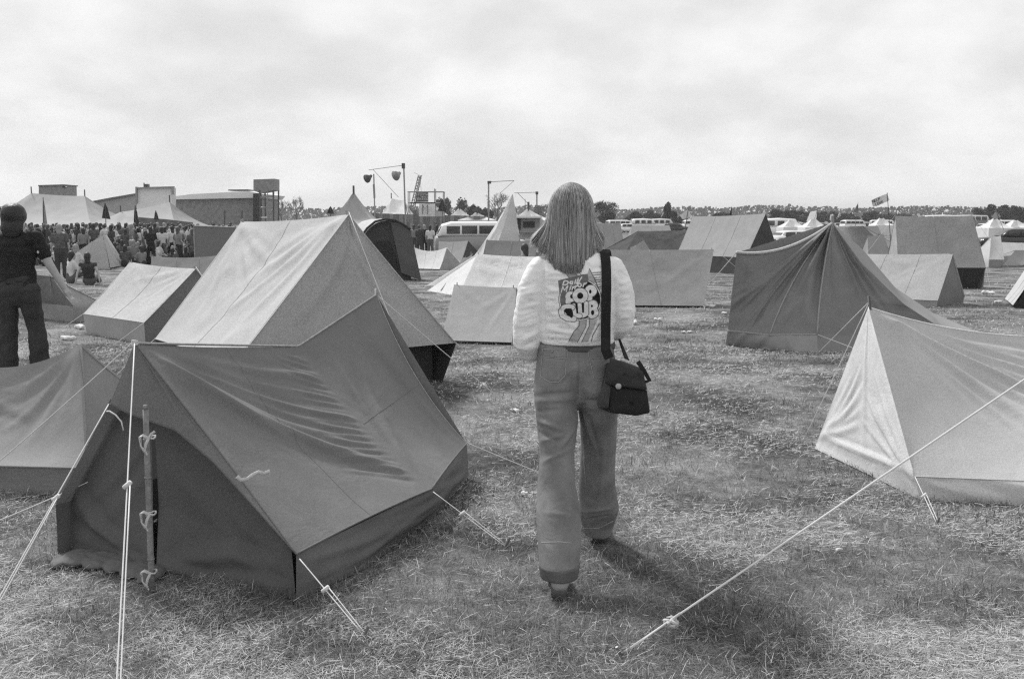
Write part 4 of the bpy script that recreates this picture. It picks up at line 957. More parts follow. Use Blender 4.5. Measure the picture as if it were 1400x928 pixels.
# shoulder bag, worn by the woman
BAGM = cloth('bag_canvas', .045, .15, 10, 0, .5, 350, .5, weavevar=.25); BAGD = cloth('bag_dark', .022, .15, 10, 0, .4, 350, .4); STR = cloth('strap_webbing', .018, .1, 10, 0, .4, 600, .2)
by = -.16
BG = empty('shoulder_bag', H(850, 555, by), 'dark canvas shoulder bag with flap, round button and wide strap on the woman\'s hip', 'bag')
def slab(outline, dy0, dy1, name, mat, parent, bulge=.01, n=5):
    """closed pillow-like solid from an outline (picture proportions), real thickness"""
    c = (sum(a for a, b in outline)/len(outline), sum(b for a, b in outline)/len(outline)); f = poly([V((a, b, 0)) for a, b in outline+[outline[0]]]); M = 44
    rim = [f(i/M) for i in range(M)]; vs_ = []; fs_ = []
    for side, dd in ((0, dy0), (1, dy1)):
        for k in range(n+1):
            s = 1-k/n*.98; off = bulge*(1-s*s)*(-1 if side == 0 else 1)
            for p_ in rim: 
                q = H(c[0]+(p_.x-c[0])*s, c[1]+(p_.y-c[1])*s, 0); q = V((q.x, HY+dd+off+.004*noise.noise(V((q.x*30, 0, q.z*30))), q.z)); vs_.append(q)
    K = (n+1)*M
    for side in (0, 1):
        for k in range(n):
            for i in range(M):
                q = (side*K+k*M+i, side*K+k*M+(i+1) % M, side*K+(k+1)*M+(i+1) % M, side*K+(k+1)*M+i); fs_.append(q if side else q[::-1])
        fs_.append(tuple(side*K+n*M+i for i in range(M)))
    fs_ += [(i, (i+1) % M, K+(i+1) % M, K+i) for i in range(M)]
    return mk(name, vs_, fs_, mat, parent)
slab([(826, 492), (845, 488), (872, 498), (876, 520), (881, 553), (862, 557), (828, 553), (813, 547)], by-.02, by+.06, 'bag_body', BAGM, BG, .012)
slab([(828, 517), (876, 523), (880, 552), (862, 556), (828, 552)], by-.045, by-.03, 'front_pocket', BAGD, BG, .006)
slab([(828, 480), (840, 484), (850, 491), (870, 497), (876, 522), (830, 516), (822, 512)], by-.055, by-.042, 'flap', BAGM, BG, .006)
slab([(822, 505), (829, 518), (826, 546), (813, 547), (811, 540)], by-.045, by-.03, 'side_gusset', cloth('bag_light', .065, .15, 10, 0, .5, 350, .5, weavevar=.25), BG, .004)
v, f = ell(H(845.5, 528, by-.062), (.013, .006, .013), 14); mk('button', v, f, solid('button_bone', .35, .4), BG)
def strap(pts, w, name, mat, parent, th=.0035):
    vs_ = []
    for i, (p_, n_2) in enumerate(pts):
        t = (pts[min(i+1, len(pts)-1)][0]-pts[max(i-1, 0)][0]).normalized(); n_2 = V(n_2).normalized(); a = t.cross(n_2).normalized(); n_2 = a.cross(t).normalized()
        for q in (p_+a*w/2+n_2*th/2, p_-a*w/2+n_2*th/2, p_-a*w/2-n_2*th/2, p_+a*w/2-n_2*th/2): vs_.append(q)
    m_ = len(pts); fs_ = [(i*4+j, i*4+(j+1) % 4, (i+1)*4+(j+1) % 4, (i+1)*4+j) for i in range(m_-1) for j in range(4)]+[(0, 1, 2, 3), tuple((m_-1)*4+j for j in (3, 2, 1, 0))]
    return mk(name, vs_, fs_, mat, parent, False)
sp_ = []
topz = None
for (a, b) in ((833, 490), (828, 478), (827, 460), (827.5, 440), (828, 415), (828.5, 390), (828.5, 370), (828, 358)):
    c = cast(bvK, a, b, .014); q = H(a, b, by) if (c is None or b > 470) else c; q.y = min(q.y, HY-.135) if b > 380 else q.y; sp_.append((q, (0, -1, .1)))
a0 = sp_[-1][0]; sp_ += [(H(827, 346, -.06), (0, -.7, .7)), (H(827, 341.5, .0), (0, -.1, 1)), (H(829, 345, .07), (0, .8, .6)), (H(833, 372, .135), (0, 1, .1)), (H(836, 410, .15), (.2, 1, 0))]
strap(sp_, .041, 'shoulder_strap', STR, BG)
strap([(H(836, 410, .15), (.2, 1, 0)), (H(838, 438, .12), (1, .6, 0)), (H(847, 465, .03), (1, -.1, 0)), (H(857, 491, -.10), (.4, -1, 0))], .026, 'shoulder_strap', STR, BG)
strap([(H(872, 494, by-.01), (.3, -1, 0)), (H(880, 506, by-.02), (.3, -1, 0)), (H(888, 520, by-.02), (.3, -1, .2)), (H(877, 523, by-.03), (0, -1, .4))], .019, 'closing_strap', STR, BG)
mb = MB(); mb.tube([H(878, 522, by-.03)+V((.008*math.cos(a), 0, .016*math.sin(a)-.02)) for a in [i*.7 for i in range(10)]], .0025, 6); mb.make('buckle_ring', DMETAL, BG, True)

# ------------------------------------------------------------------ people
def figure(vox, J, gender=0, parts=True, detail=False):
    """J: joints dict in local coords (facing +y). returns list of (name, verts, faces)"""
    g = lambda k: V(J[k]); out = {}
    sk = [caps([g('hip'), g('chest')], [.13, .15], 12, .65), caps([g('chest'), g('neck'), g('head')], [.10, .055, .06], 12), ell(g('head')+V((0, .01, .02)), (.075, .095, .115), 12)]
    sk += [ell(g('head')+V((0, .10, 0)), (.014, .02, .022), 8), ell(g('head')+V((0, .05, -.06)), (.05, .05, .05), 8)]
    for s in 'lr':
        sk.append(caps([g('sh'+s), g('el'+s), g('wr'+s)], [.05, .04, .028], 10)); d = (g('wr'+s)-g('el'+s)).normalized()
        sk.append(caps([g('wr'+s), g('wr'+s)+d*.08], [.03, .038], 10, .55))
        if detail:
            sx = V((0, 1, 0)) if abs(d.y) < .8 else V((1, 0, 0)); sx = (sx-d*d.dot(sx)).normalized(); inn_ = d.cross(sx)
            for k in range(4):
                o = g('wr'+s)+d*.085+sx*(k-1.5)*.02; sk.append(caps([o-d*.03, o+d*.04, o+d*.07+inn_*.015], [.0095, .009, .008], 8))
            o = g('wr'+s)+d*.03+sx*.035; sk.append(caps([o-sx*.02, o+d*.03+sx*.01, o+d*.055], [.012, .01, .009], 8))
        sk.append(caps([g('hp'+s), g('kn'+s), g('an'+s)], [.08, .055, .04], 10)); sk.append(caps([g('an'+s), g('an'+s)+V(J.get('toe'+s, (0, .16, -.04)))], [.042, .032], 10))
    out['body'] = sk
    hp = (g('hpl')+g('hpr'))/2
    out['shirt'] = [caps([hp+V((0, 0, .06)), (g('hip')+g('chest'))/2, g('chest'), g('neck')-V((0, 0, .06))], [.165, .155, .18, .11], 14, .68)]+[caps([g('sh'+s), g('sh'+s).lerp(g('el'+s), J.get('sleeve', .7)*.5), g('sh'+s).lerp(g('el'+s), J.get('sleeve', .7))], [.07, .065, .06], 12) for s in 'lr']
    out['shirt'].append(caps([g('shl')+V((0, 0, -.02)), g('shr')+V((0, 0, -.02))], [.07, .07], 12)); out['shirt'].append(caps([g('neck')-V((0, 0, .09)), g('neck')-V((0, 0, .0))], [.14, .082], 12, .85))
    if J.get('sleeve', .7) > 1:
        out['shirt'] += [caps([g('el'+s), g('wr'+s)], [.055, .042], 12) for s in 'lr']
    out['trousers'] = [caps([hp+V((0, 0, .10)), hp+V((0, 0, -.02))], [.155, .165], 14, .72)]+[caps([g('hp'+s), g('kn'+s), g('an'+s)+(g('kn'+s)-g('an'+s)).normalized()*.04], [.098, .078, .085], 12) for s in 'lr']
    hl_ = J.get('hair', .12); hk = J.get('hk', 1.0); hd = g('head')
    out['hair'] = [ell(hd+V((0, -.02, .04)), (.098*hk, .108*hk, .115*hk), 14)]+([caps([hd+V((0, -.045, .03)), hd+V((0, -.065, -hl_))], [.094*hk*hk, .085*hk*hk], 12, .6)] if hl_ > .05 else [])
    res = {}
    for k, pr in out.items():
        co, fs, no = remesh(pr, vox, 3); res[k] = (co, fs, no)
    return res
STAND = dict(hip=(0, 0, .95), chest=(0, 0, 1.28), neck=(0, 0, 1.46), head=(0, .01, 1.60), shl=(-.18, 0, 1.40), shr=(.18, 0, 1.40), ell=(-.25, -.02, 1.12), elr=(.25, -.02, 1.12),
             wrl=(-.25, .06, .87), wrr=(.25, .06, .87), hpl=(-.09, 0, .90), hpr=(.09, 0, .90), knl=(-.10, .02, .5), knr=(.11, .03, .5), anl=(-.11, 0, .08), anr=(.13, 0, .08))
# man in black, left edge
MY = 9.55; mb_ = D(31, 500, MY); mbase = V((mb_.x, MY, 0))
MJ = dict(STAND); MJ.update(elr=(.275, .02, 1.14), wrr=(.37, .06, .92), ell=(-.26, .05, 1.12), wrl=(-.22, .15, .92), hair=.10, hk=1.06, sleeve=.62, anl=(-.13, .0, .08), anr=(.16, 0, .08), knl=(-.12, .02, .5), knr=(.13, .02, .5), head=(0, .02, 1.575), neck=(0, 0, 1.43))
MAN = empty('person', mbase, 'man seen from behind in black t-shirt and dark trousers at the left picture edge', 'person')
fg = figure(.012, MJ, detail=True)
def put(fgk, name, mat, parent, wave=0, seed=0):
    co, fs, no = fgk
    if wave: co = fabricwave(co, no, wave, 8, (1, 1, 1.6), seed)
    co = co*np.array([1.1, 1.08, .985])+np.array(tuple(parent.location)); return mk(name, co, fs, mat, parent)
put(fg['body'], 'body', SKIN, MAN)
put(fg['shirt'], 't_shirt', cloth('tshirt_black', .02, .3, 6, 0, .2, 160, .9), MAN, .010, 2); put(fg['trousers'], 'trousers', cloth('trousers_dark', .042, .3, 6, 0, .3, 160, .9), MAN, .011, 3)
put(fg['hair'], 'hair', solid('hair_black', .014, .5, 0, .4, 60, .8, .01), MAN, .008, 4)
mb = MB(); c_ = mbase+V((0, 0, 1.44)); mb.tube([c_+V((.088*math.cos(a), .075*math.sin(a)-.01, .012*math.sin(a*2))) for a in [i*.45 for i in range(15)]], .006, 6); mb.make('neck_cord', TAPE, MAN, True)
v, f = ell(mbase+V((.235, -.052, 1.24)), (.011, .006, .014), 8); mk('sleeve_badge', v, f, TAPE, MAN)
for s in (-1, 1):
    co, fs, no = remesh([caps([mbase+V((s*.145, -.02, .05)), mbase+V((s*.15, .2, .04))], [.05, .045])], .012, 2); mk('shoe', co, fs, BLACK, MAN)

# background people : a few built poses, then copies with their own clothes
TON = {'pale': cloth('cloth_pale', .55, .1, 4, 0), 'grey': cloth('cloth_greyish', .2, .1, 4, 0), 'dark': cloth('cloth_darkish', .05, .1, 4, 0), 'black': cloth('cloth_blackish', .02, .1, 4, 0), 'checked': cloth('cloth_checked', .10, .5, 16, 0),
       'denim': cloth('cloth_denim', .1, .1, 4, 0)}
HAIRS = {'dark': solid('crowd_hair_dark', .02, .6), 'fair': solid('crowd_hair_fair', .26, .6), 'brown': solid('crowd_hair_brown', .07, .6)}
SIT = dict(hip=(0, 0, .16), chest=(0, .04, .46), neck=(0, .06, .64), head=(0, .08, .78), shl=(-.17, .05, .58), shr=(.17, .05, .58), ell=(-.24, .18, .34), elr=(.24, .18, .34), wrl=(-.12, .38, .34), wrr=(.12, .38, .34),
           hpl=(-.09, 0, .12), hpr=(.09, 0, .12), knl=(-.16, .40, .44), knr=(.16, .40, .44), anl=(-.1, .58, .08), anr=(.1, .58, .08))
LEAN = dict(SIT); LEAN.update(chest=(0, -.10, .44), neck=(0, -.14, .61), head=(0, -.12, .75), shl=(-.18, -.13, .56), shr=(.18, -.13, .56), ell=(-.27, -.22, .30), elr=(.27, -.22, .30), wrl=(-.31, -.30, .06), wrr=(.31, -.30, .06), sleeve=.15, knl=(-.12, .42, .2), knr=(.12, .42, .2), anl=(-.14, .78, .06), anr=(.14, .78, .06))
KNEEL = dict(SIT); KNEEL.update(hip=(0, 0, .35), chest=(0, .02, .66), neck=(0, .03, .84), head=(.02, .05, .98), shl=(-.17, .02, .78), shr=(.17, .02, .78), ell=(-.25, .1, .55), elr=(.25, .1, .55), wrl=(-.1, .28, .5), wrr=(.12, .28, .5), hpl=(-.09, 0, .3), hpr=(.09, 0, .3), knl=(-.12, .35, .1), knr=(.12, .35, .1), anl=(-.1, -.02, .07), anr=(.1, -.02, .07))
WALK = dict(STAND); WALK.update(knl=(-.1, .18, .52), anl=(-.1, .22, .1), knr=(.1, -.02, .48), anr=(.1, -.22, .1), wrl=(-.22, -.05, .9), wrr=(.24, .2, .95), hair=.3)
ARMF = dict(STAND); ARMF.update(ell=(-.24, .08, 1.15), wrl=(-.06, .26, 1.2), elr=(.24, .08, 1.15), wrr=(.06, .26, 1.2), sleeve=1.2, hair=.02)
HIPS = dict(STAND); HIPS.update(ell=(-.34, -.08, 1.16), wrl=(-.16, .0, .98), elr=(.36, -.06, 1.16), wrr=(.18, .02, .98), hair=.3)
POSES = {'standing': STAND, 'walking': WALK, 'standing with arms folded': ARMF, 'sitting': SIT, 'leaning back on both hands': LEAN, 'kneeling': KNEEL, 'standing hands on hips': HIPS}
PM = {}
for k, J in POSES.items():
    fg = figure(.032, J); vs = []; fs_ = []; mi = []
    for q, nm in enumerate(('body', 'shirt', 'trousers', 'hair')):
        co, ff, no = fg[nm]; b = len(vs); vs += [tuple(c) for c in co]; fs_ += [tuple(i+b for i in f) for f in ff]; mi += [q]*len(ff)
    me = bpy.data.meshes.new('person'); me.from_pydata(vs, [], fs_); 
    for q in range(4): me.materials.append(SKIN)
    me.polygons.foreach_set('material_index', mi); me.polygons.foreach_set('use_smooth', [True]*len(fs_)); me.update(); PM[k] = me
def person(loc, pose, hair, topc, legs, label, group=None, rz=0, s=1.0):
    o = bpy.data.objects.new('person', PM[pose]); COL.objects.link(o); o.location = loc; o.rotation_euler.z = rz; o.scale = (s, s, s)
    for q, m_ in enumerate((SKIN, TON[topc], TON[legs], HAIRS[hair])): o.material_slots[q].link = 'OBJECT'; o.material_slots[q].material = m_
    o['label'] = label; o['category'] = 'person'
    if group: o['group'] = group
    return o
def at(px, Y): p = D(px, 300, Y); return V((p.x, Y, gz(Y)))
person(at(80, 31), 'standing', 'fair', 'checked', 'dark', 'long-haired fair person in a checked shirt standing behind the man in black', rz=.3)
person(at(100, 33.5), 'kneeling', 'fair', 'pale', 'denim', 'person in a pale top kneeling right of the one in the checked shirt', rz=-.4)
person(at(118, 27.5), 'leaning back on both hands', 'dark', 'dark', 'denim', 'dark-haired person in a sleeveless dark top leaning back on both hands on the grass', rz=.25)
person(at(92, 28.5), 'sitting', 'dark', 'pale', 'denim', 'person sitting on the grass just left of the one leaning back', rz=-.8)
person(at(205, 44), 'walking', 'dark', 'black', 'black', 'person in a long black coat standing at the near edge of the crowd', rz=.6)
person(at(243, 43), 'walking', 'brown', 'grey', 'black', 'person with a grey top striding along the near right edge of the crowd', rz=-.7)
person(at(718, 24), 'kneeling', 'dark', 'grey', 'dark', 'curly dark-haired person in a grey jacket crouching beside the woman\'s hair', rz=.9)
for px, Y, pose, h_, t_, l_, lb in ((588, 55, 'standing', 'dark', 'pale', 'denim', 'person in a white shirt and jeans standing back to camera by the fence'), (573, 57, 'standing with arms folded', 'brown', 'dark', 'dark', 'person in dark clothes at the left of the group by the fence'),
        (580, 61, 'standing', 'fair', 'black', 'black', 'person with a pale cap in the group beside the white shirt'), (566, 60, 'standing', 'dark', 'grey', 'dark', 'leftmost person of the group by the fence, grey top'),
        (597, 58, 'walking', 'dark', 'black', 'denim', 'person in black directly right of the white shirt'), (604, 62, 'standing hands on hips', 'dark', 'dark', 'grey', 'person standing by the front of the camper van')):
    person(at(px, Y), pose, h_, t_, l_, lb, 'people gathered by the fence', rz=random.uniform(-.6, .6))
rc = random.Random(21); cnt = 0
rows = [(43.5, .9), (45, .9), (46.5, .9), (48, .8), (49.5, .7), (51, .5), (53, .25), (55, .1), (57.5, 0), (60, 0), (63, 0), (66, 0)]
DESC = {'sitting': 'sitting', 'kneeling': 'kneeling', 'standing': 'standing', 'walking': 'standing mid-stride', 'standing with arms folded': 'standing arms folded', 'standing hands on hips': 'standing hands on hips'}
for Y, ps in rows:
    px = 30+rc.uniform(0, 5)
    while px < 322:
        low = rc.random() < ps
        pose = rc.choice(['sitting', 'sitting', 'kneeling']) if low else rc.choice(['standing', 'walking', 'standing with arms folded', 'standing', 'standing hands on hips'])
        h_ = rc.choice(['dark', 'dark', 'brown', 'dark', 'fair']); t_ = rc.choice(['dark', 'grey', 'black', 'pale', 'dark', 'denim', 'pale', 'checked']); l_ = rc.choice(['dark', 'denim', 'black'])
        if not (Y < 44.5 and px < 118):
            person(at(px, Y+rc.uniform(-1.1, 1.1)), pose, h_, t_, l_, 'one of the packed crowd, %s, %s hair and %s top' % (DESC[pose], h_, {'denim': 'mid grey', 'grey': 'light grey'}.get(t_, t_)), 'festival crowd packed in front of the marquees', rz=rc.uniform(-1.8, 1.6), s=rc.uniform(.86, 1.08)); cnt += 1
        px += rc.uniform(9, 19)*45/Y*(1.0 if low else 1.0)
print('CROWD', cnt)

for i, (px, py, s_, lb) in enumerate(((705, 562, .035, 'small white scrap by the guy rope left of the woman'), (1145, 752, .02, 'tiny pale scrap on the grass below the pale right tent'), (900, 438, .07, 'white scrap lying among the dark tufts near the low grey tent'), (1352, 402, .12, 'pale bundle on the open grass near the right edge'), (560, 414, .10, 'pale paper on the worn grass by the arched frame tent'), (722, 676, .03, 'dark-edged scrap on the grass beside the woman\'s left leg'))): litter(px, py, s_, lb, 40+i)

# ------------------------------------------------------------------ trees
LEAF = attrmat('tree_leaves', .02, .09, .8, .1, .15); BARK = solid('bark', .10, .9)
def tree(px, top, wpx, Y, kind, label, seed, base=None):
    r = random.Random(seed); b = at(px, Y); h = D(px, top-(2.5 if px > 1050 else 0), Y).z-b.z; w_ = wpx*(1.2 if px > 1050 else 1)*Y/F/2
    T = empty('tree', b, label, 'tree', 'trees along the far edge of the field')
    mb = MB(); bare = kind == 'bare'; trunk_h = h*(.28 if bare else .22)
    mb.tube([b, b+V((.02*h, 0, trunk_h)), b+V((0, 0, h*.5))], h*.035, 7, h*.02); mb.make('trunk', BARK, T, True)
    if bare or kind == 'thin':
        mb = MB()
        def br(p, d, l, rad, n):
            q = p+d*l; mb.tube([p, (p+q)/2+V((r.uniform(-1, 1), r.uniform(-1, 1), 0))*l*.06, q], rad, 3, rad*.6, cap=False)
            if n == 0: return
            for _ in range(3 if n > 1 else 4):
                nd_ = (d+V((r.uniform(-1, 1), r.uniform(-1, 1), r.uniform(-.3, .7)))*.75).normalized()
                br(p.lerp(q, r.uniform(.55, 1)), nd_, l*r.uniform(.6, .8), max(rad*.55, Y*.00010), n-1)
        for k in range(6):
            a = k*1.05+r.random(); d = V((math.cos(a)*.75, math.sin(a)*.75, 1)).normalized(); br(b+V((0, 0, trunk_h*(1+r.random()*.6))), d, h*.28, h*.014, 4)
        mn = max(v.z for v in mb.v)-b.z; mw = max(abs(v.x-b.x) for v in mb.v); 
        mb.v = [V((b.x+(v.x-b.x)*w_/mw, b.y+(v.y-b.y)*w_/mw, b.z+(v.z-b.z)*h/mn)) for v in mb.v]
        mb.make('crown', BARK, T)
        if bare: return
    vs = []; fs_ = []; tn = []
    lobes = []
    nl = {'leafy': 14, 'dome': 10, 'thin': 12, 'cedar': 16}[kind if kind in ('leafy', 'dome', 'thin', 'cedar') else 'leafy']
    for k in range(nl):
        a = r.uniform(0, 6.28); rr_ = r.random()**.5*.72; zz = r.uniform(.3, .86)
        if kind == 'dome': rr_ *= 1; zz = .25+.5*(1-rr_**2)*r.uniform(.6, 1)
        if kind == 'cedar': zz = r.uniform(.2, .95); rr_ = rr_*(1.1-zz*.6)
        lobes.append((b.x+math.cos(a)*rr_*w_, b.y+math.sin(a)*rr_*w_, b.z+zz*h, (r.uniform(.25, .42)*w_, r.uniform(.12, .2)*h), r.uniform(0, .45)))
    ls = max(Y*.0011, .12)
    for (x_, y_, z_, (rw, rh), tt) in lobes:
        for _ in range(170 if kind != 'thin' else 70):
            d = V((r.gauss(0, 1), r.gauss(0, 1), r.gauss(0, 1))).normalized()*r.uniform(.55, 1.08); c = V((x_+d.x*rw, y_+d.y*rw, z_+d.z*rh))
            n_3 = V((r.gauss(0, 1), r.gauss(0, 1), r.gauss(0, 1)+.6)).normalized(); a_ = n_3.orthogonal().normalized()*ls*r.uniform(.5, 1.2); b_ = n_3.cross(a_).normalized()*ls*r.uniform(.4, 1)
            k0 = len(vs); vs += [c-a_-b_*.4, c+b_, c+a_-b_*.3, c-b_]; fs_.append((k0, k0+1, k0+2, k0+3)); t = min(1, max(0, tt+r.uniform(0, .5))); tn += [t]*4
    o = mk('crown', vs, fs_, LEAF, T, False); at_ = o.data.attributes.new('tone', 'FLOAT', 'POINT'); at_.data.foreach_set('value', tn)
K = 0
for px, top, wpx, Y, kind, lb in ((405, 267, 30, 230, 'bare', 'bare winter tree standing alone right of the boarded tower'), (384, 272, 24, 260, 'bare', 'thin bare tree close behind the tower legs'),
        (632, 271, 20, 240, 'thin', 'half-leafed round tree left of the lighting mast with the slanting stay'), (648, 280, 24, 230, 'leafy', 'broad leafy tree behind the white marquee tops'), (608, 272, 26, 260, 'leafy', 'leafy tree right behind the scaffold sign'),
        (680, 262, 34, 250, 'bare', 'bare tree behind the tall white sail-shaped tent'), (742, 276, 26, 250, 'bare', 'bare tree by the kiosk left of the woman\'s hair'), (664, 285, 22, 220, 'leafy', 'dark low tree above the camper van roof'),
        (826, 273, 40, 240, 'thin', 'loose half-bare tree right of the woman\'s head'), (829, 288, 36, 230, 'leafy', 'dark bush mass under the half-bare tree by the woman\'s head'), (866, 289, 24, 260, 'leafy', 'small dark tree between the half-bare tree and the cedar'),
        (893, 287, 28, 280, 'leafy', 'greyish rounded tree left of the cedar'), (912, 280, 20, 210, 'cedar', 'dark ragged cedar with an uneven flat top'), (922, 288, 30, 215, 'leafy', 'dark bush at the right foot of the cedar'),
        (989, 284, 32, 230, 'dome', 'smooth dark dome-shaped tree above the tall grey ridge tent'), (1068, 287, 34, 260, 'leafy', 'dark tree right of the tall grey ridge tent, pointed top'), (1090, 290, 26, 270, 'leafy', 'lower dark tree right beside the pointed one'),
        (1112, 291, 24, 290, 'leafy', 'dark tree behind the parked cars and small flags'), (1134, 291, 26, 300, 'leafy', 'dark tree left of the triangular pennant'), (1160, 294, 26, 300, 'leafy', 'low tree under the triangular pennant'),
        (1193, 288, 30, 280, 'dome', 'rounded dark tree beneath the lettered flag'), (1225, 293, 34, 320, 'leafy', 'low tree left of the coaches on the skyline'), (1345, 287, 30, 260, 'leafy', 'dark tree at the right end of the coaches'),
        (1366, 282, 34, 250, 'leafy', 'tallest dark tree above the dark estate car'), (1396, 284, 30, 260, 'leafy', 'dark tree cut by the right picture edge'), (3, 282, 20, 200, 'leafy', 'dark tree at the far left behind the man in black')):
    K += 1; tree(px, top, wpx, Y, kind, lb, 100+K)
# distant wood on the skyline : one mass
r = random.Random(5); vs = []; fs_ = []; tn = []
for k in range(20000):
    x_ = r.uniform(-420, 700); Y = 640+r.uniform(0, 60); hN = 10+3.0*noise.noise(V((x_*.02, 0, 0)))+1.5*noise.noise(V((x_*.09, 4, 0)))
    c = V((x_, Y, gz(Y)+r.random()**.8*hN)); n_3 = V((r.gauss(0, 1), r.gauss(0, 1)-1, r.gauss(0, 1)+.4)).normalized(); l_ = r.uniform(.6, 1.5)
    a_ = n_3.orthogonal().normalized()*l_; b_ = n_3.cross(a_).normalized()*l_*.8; k0 = len(vs); vs += [c-a_, c+b_, c+a_, c-b_]; fs_.append((k0, k0+1, k0+2, k0+3)); tn += [min(1, .35+.5*noise.noise(V((x_*.03, 2, 2)))+r.uniform(0, .35))]*4
o = mk('distant_wood', vs, fs_, attrmat('far_leaves', .04, .14, .9, .05), None, False); at_ = o.data.attributes.new('tone', 'FLOAT', 'POINT'); at_.data.foreach_set('value', tn)
o['kind'] = 'stuff'; o['label'] = 'far-off line of woodland along the horizon'; o['category'] = 'woodland'
hv_ = []; hx = list(range(-900, 1201, 30))
for x_ in hx:
    t_ = 1+5*noise.noise(V((x_*.003, 1, 0)))
    for Y, z in ((700, -.6), (900, t_+3), (1300, t_+7), (1900, -1)): hv_.append((x_*(Y/800), Y, z))
o = mk('far_hills', hv_, [(i*4+j, i*4+j+1, i*4+j+5, i*4+j+4)[::-1] for i in range(len(hx)-1) for j in range(3)], solid('hill_fields', .16, .95, var=.5, scale=.02), None, True); structure(o)

# ------------------------------------------------------------------ marquees, stage, towers
MQ = cloth('marquee_canvas', .50, .05, .6, .1, .1, 80, .3); MQW = cloth('marquee_white', .72, .04, .6, .12, .1, 80, .3); MQD = cloth('marquee_grey', .38, .05, .6, .1, .1, 80, .3)
BOARD = solid('weathered_boarding', .22, .85, var=.25, scale=2); BOARDD = solid('dark_boarding', .13, .85, var=.25, scale=2); ROOFW = solid('pale_roof_sheet', .7, .6, var=.06, scale=1)
def marquee(label, p0, p1, ed, Y, mat, ridge_poles=True, end=1.0, wallh=None, name='marquee', amp=.08):
    """p0,p1: ridge ends (picture), ed: eave half spread in metres, ground depth Y"""
    a, b = D(p0[0], p0[1], Y), D(p1[0], p1[1], Y); g_ = gz(Y); eh = g_+(wallh or 1.7)
    T = empty(name, V(((a.x+b.x)/2, Y, g_)), label, 'marquee', 'marquees around the arena')
    cs = [V((a.x-end, Y-ed, eh)), V((b.x+end, Y-ed, eh)), V((b.x+end, Y+ed, eh)), V((a.x-end, Y+ed, eh))]
    sg = V((0, 0, -.10*(a.z-eh)))
    rg_ = edge(a, b, .08)
    E_ = lambda p, q: edge(p, q, .12*abs(p.z-q.z))
    mesh_patch('roof_panel', patch(rg_, edge(cs[0], cs[1]), E_(a, cs[0]), E_(b, cs[1]), 24, 14, .25, amp, rays(0, 0, 3, 30, 70, .7, .1, .25, 3)), mat, T)
    mesh_patch('roof_panel', patch(rg_, edge(cs[3], cs[2]), E_(a, cs[3]), E_(b, cs[2]), 12, 8, .2, amp), mat, T)
    mesh_patch('end_panel', patch(const(a), edge(cs[0], cs[3]), E_(a, cs[0]), E_(a, cs[3]), 10, 10, .1, amp), mat, T)
    mesh_patch('end_panel', patch(const(b), edge(cs[1], cs[2]), E_(b, cs[1]), E_(b, cs[2]), 10, 10, .1, amp), mat, T)
    for i in range(4):
        p, q = cs[i], cs[(i+1) % 4]; mesh_patch('side_wall', patch(edge(p, q), edge(V((p.x, p.y, g_)), V((q.x, q.y, g_))), edge(p, V((p.x, p.y, g_))), edge(q, V((q.x, q.y, g_))), 16, 3, 0, .06), mat, T)
    if ridge_poles:
        mb = MB()
        for q in (a, b): mb.tube([V((q.x, q.y, g_)), q+V((0, 0, .6))], .06, 6)
        mb.make('king_pole', DMETAL, T)
    return T
marquee('large pale marquee with two peaks behind the man in black', (43, 264), (116, 268), 6.5, 96, MQD, end=3.2, wallh=1.5)
marquee('pale marquee behind the crowd with its ridge hidden by the stage roof', (165, 290), (232, 276), 5, 92, MQD, end=2.2, wallh=1.4)
marquee('single-peaked grey tent with a pole and pennon above the arched frame tent', (483, 263), (484, 263), 2.6, 92, MQD, end=2.4, wallh=1.6)
marquee('pale marquee between the two lighting mast poles', (535, 271), (553, 274), 4, 120, MQW, end=1.4, wallh=2)
for (a, b, Y, lb) in (((628, 285), (629, 285), 110, 'small white pointed marquee left of the lighting mast'), ((597, 282), (600, 283), 115, 'small white marquee right beneath the scaffold sign'), ((652, 291), (653, 291), 105, 'tiny white tent above the camper van roof'), ((722, 286), (723, 286), 84, 'white pointed kiosk canopy left of the woman\'s hair')):
    marquee(lb, a, b, 2.2, Y, MQW, True, 1.9, 2.0, amp=.03)
# stage building with sloping pale roof
def prism(name, pts, Y0, Y1, mat, parent):
    """front outline given in the picture at depth Y0, extruded to Y1"""
    fr = [D(a, b, Y0) for a, b in pts]; n = len(fr); bk_ = [p+V((0, Y1-Y0, 0)) for p in fr]
    return mk(name, fr+bk_, [tuple(range(n)), tuple(range(2*n-1, n-1, -1))]+[(i, n+i, n+(i+1) % n, (i+1) % n) for i in range(n)], mat, parent, False)
ST = empty('stage_building', V((-44, 135, -.5)), 'long grey-sided stage building with a pale sloping roof behind the crowd', 'building')
prism('wall', [(214, 308), (214, 273), (352, 270), (352, 308)], 130, 142, BOARD, ST)
prism('roof', [(211, 273.4), (213, 271.6), (262, 265.5), (340, 261.5), (357, 265), (353, 270.5)], 129.3, 143, ROOFW, ST)
prism('end_wall', [(346, 306), (346, 265), (355, 264), (356, 300)], 128, 129, BLACK, ST)
prism('roof_ridge', [(312, 260.9), (312, 259.3), (339, 259), (339, 260.5)], 131, 134, DMETAL, ST)
for x_ in (307, 331): mb = MB(); mb.tube([D(x_, 308, 126), D(x_, 288, 126)], .10, 6); mb.make('post', DMETAL, ST)
SW = empty('side_stage', V((-62, 130, -.5)), 'grey side building with a rising roofline between the marquee and the white screen', 'building')
prism('wall', [(124, 308), (124, 277), (150, 272), (185, 266), (185, 308)], 128, 138, MQD, SW)
prism('roof', [(123, 277.2), (123, 275.6), (150, 270.4), (185.5, 264.3), (185.5, 266)], 127.6, 138.4, BOARDD, SW)
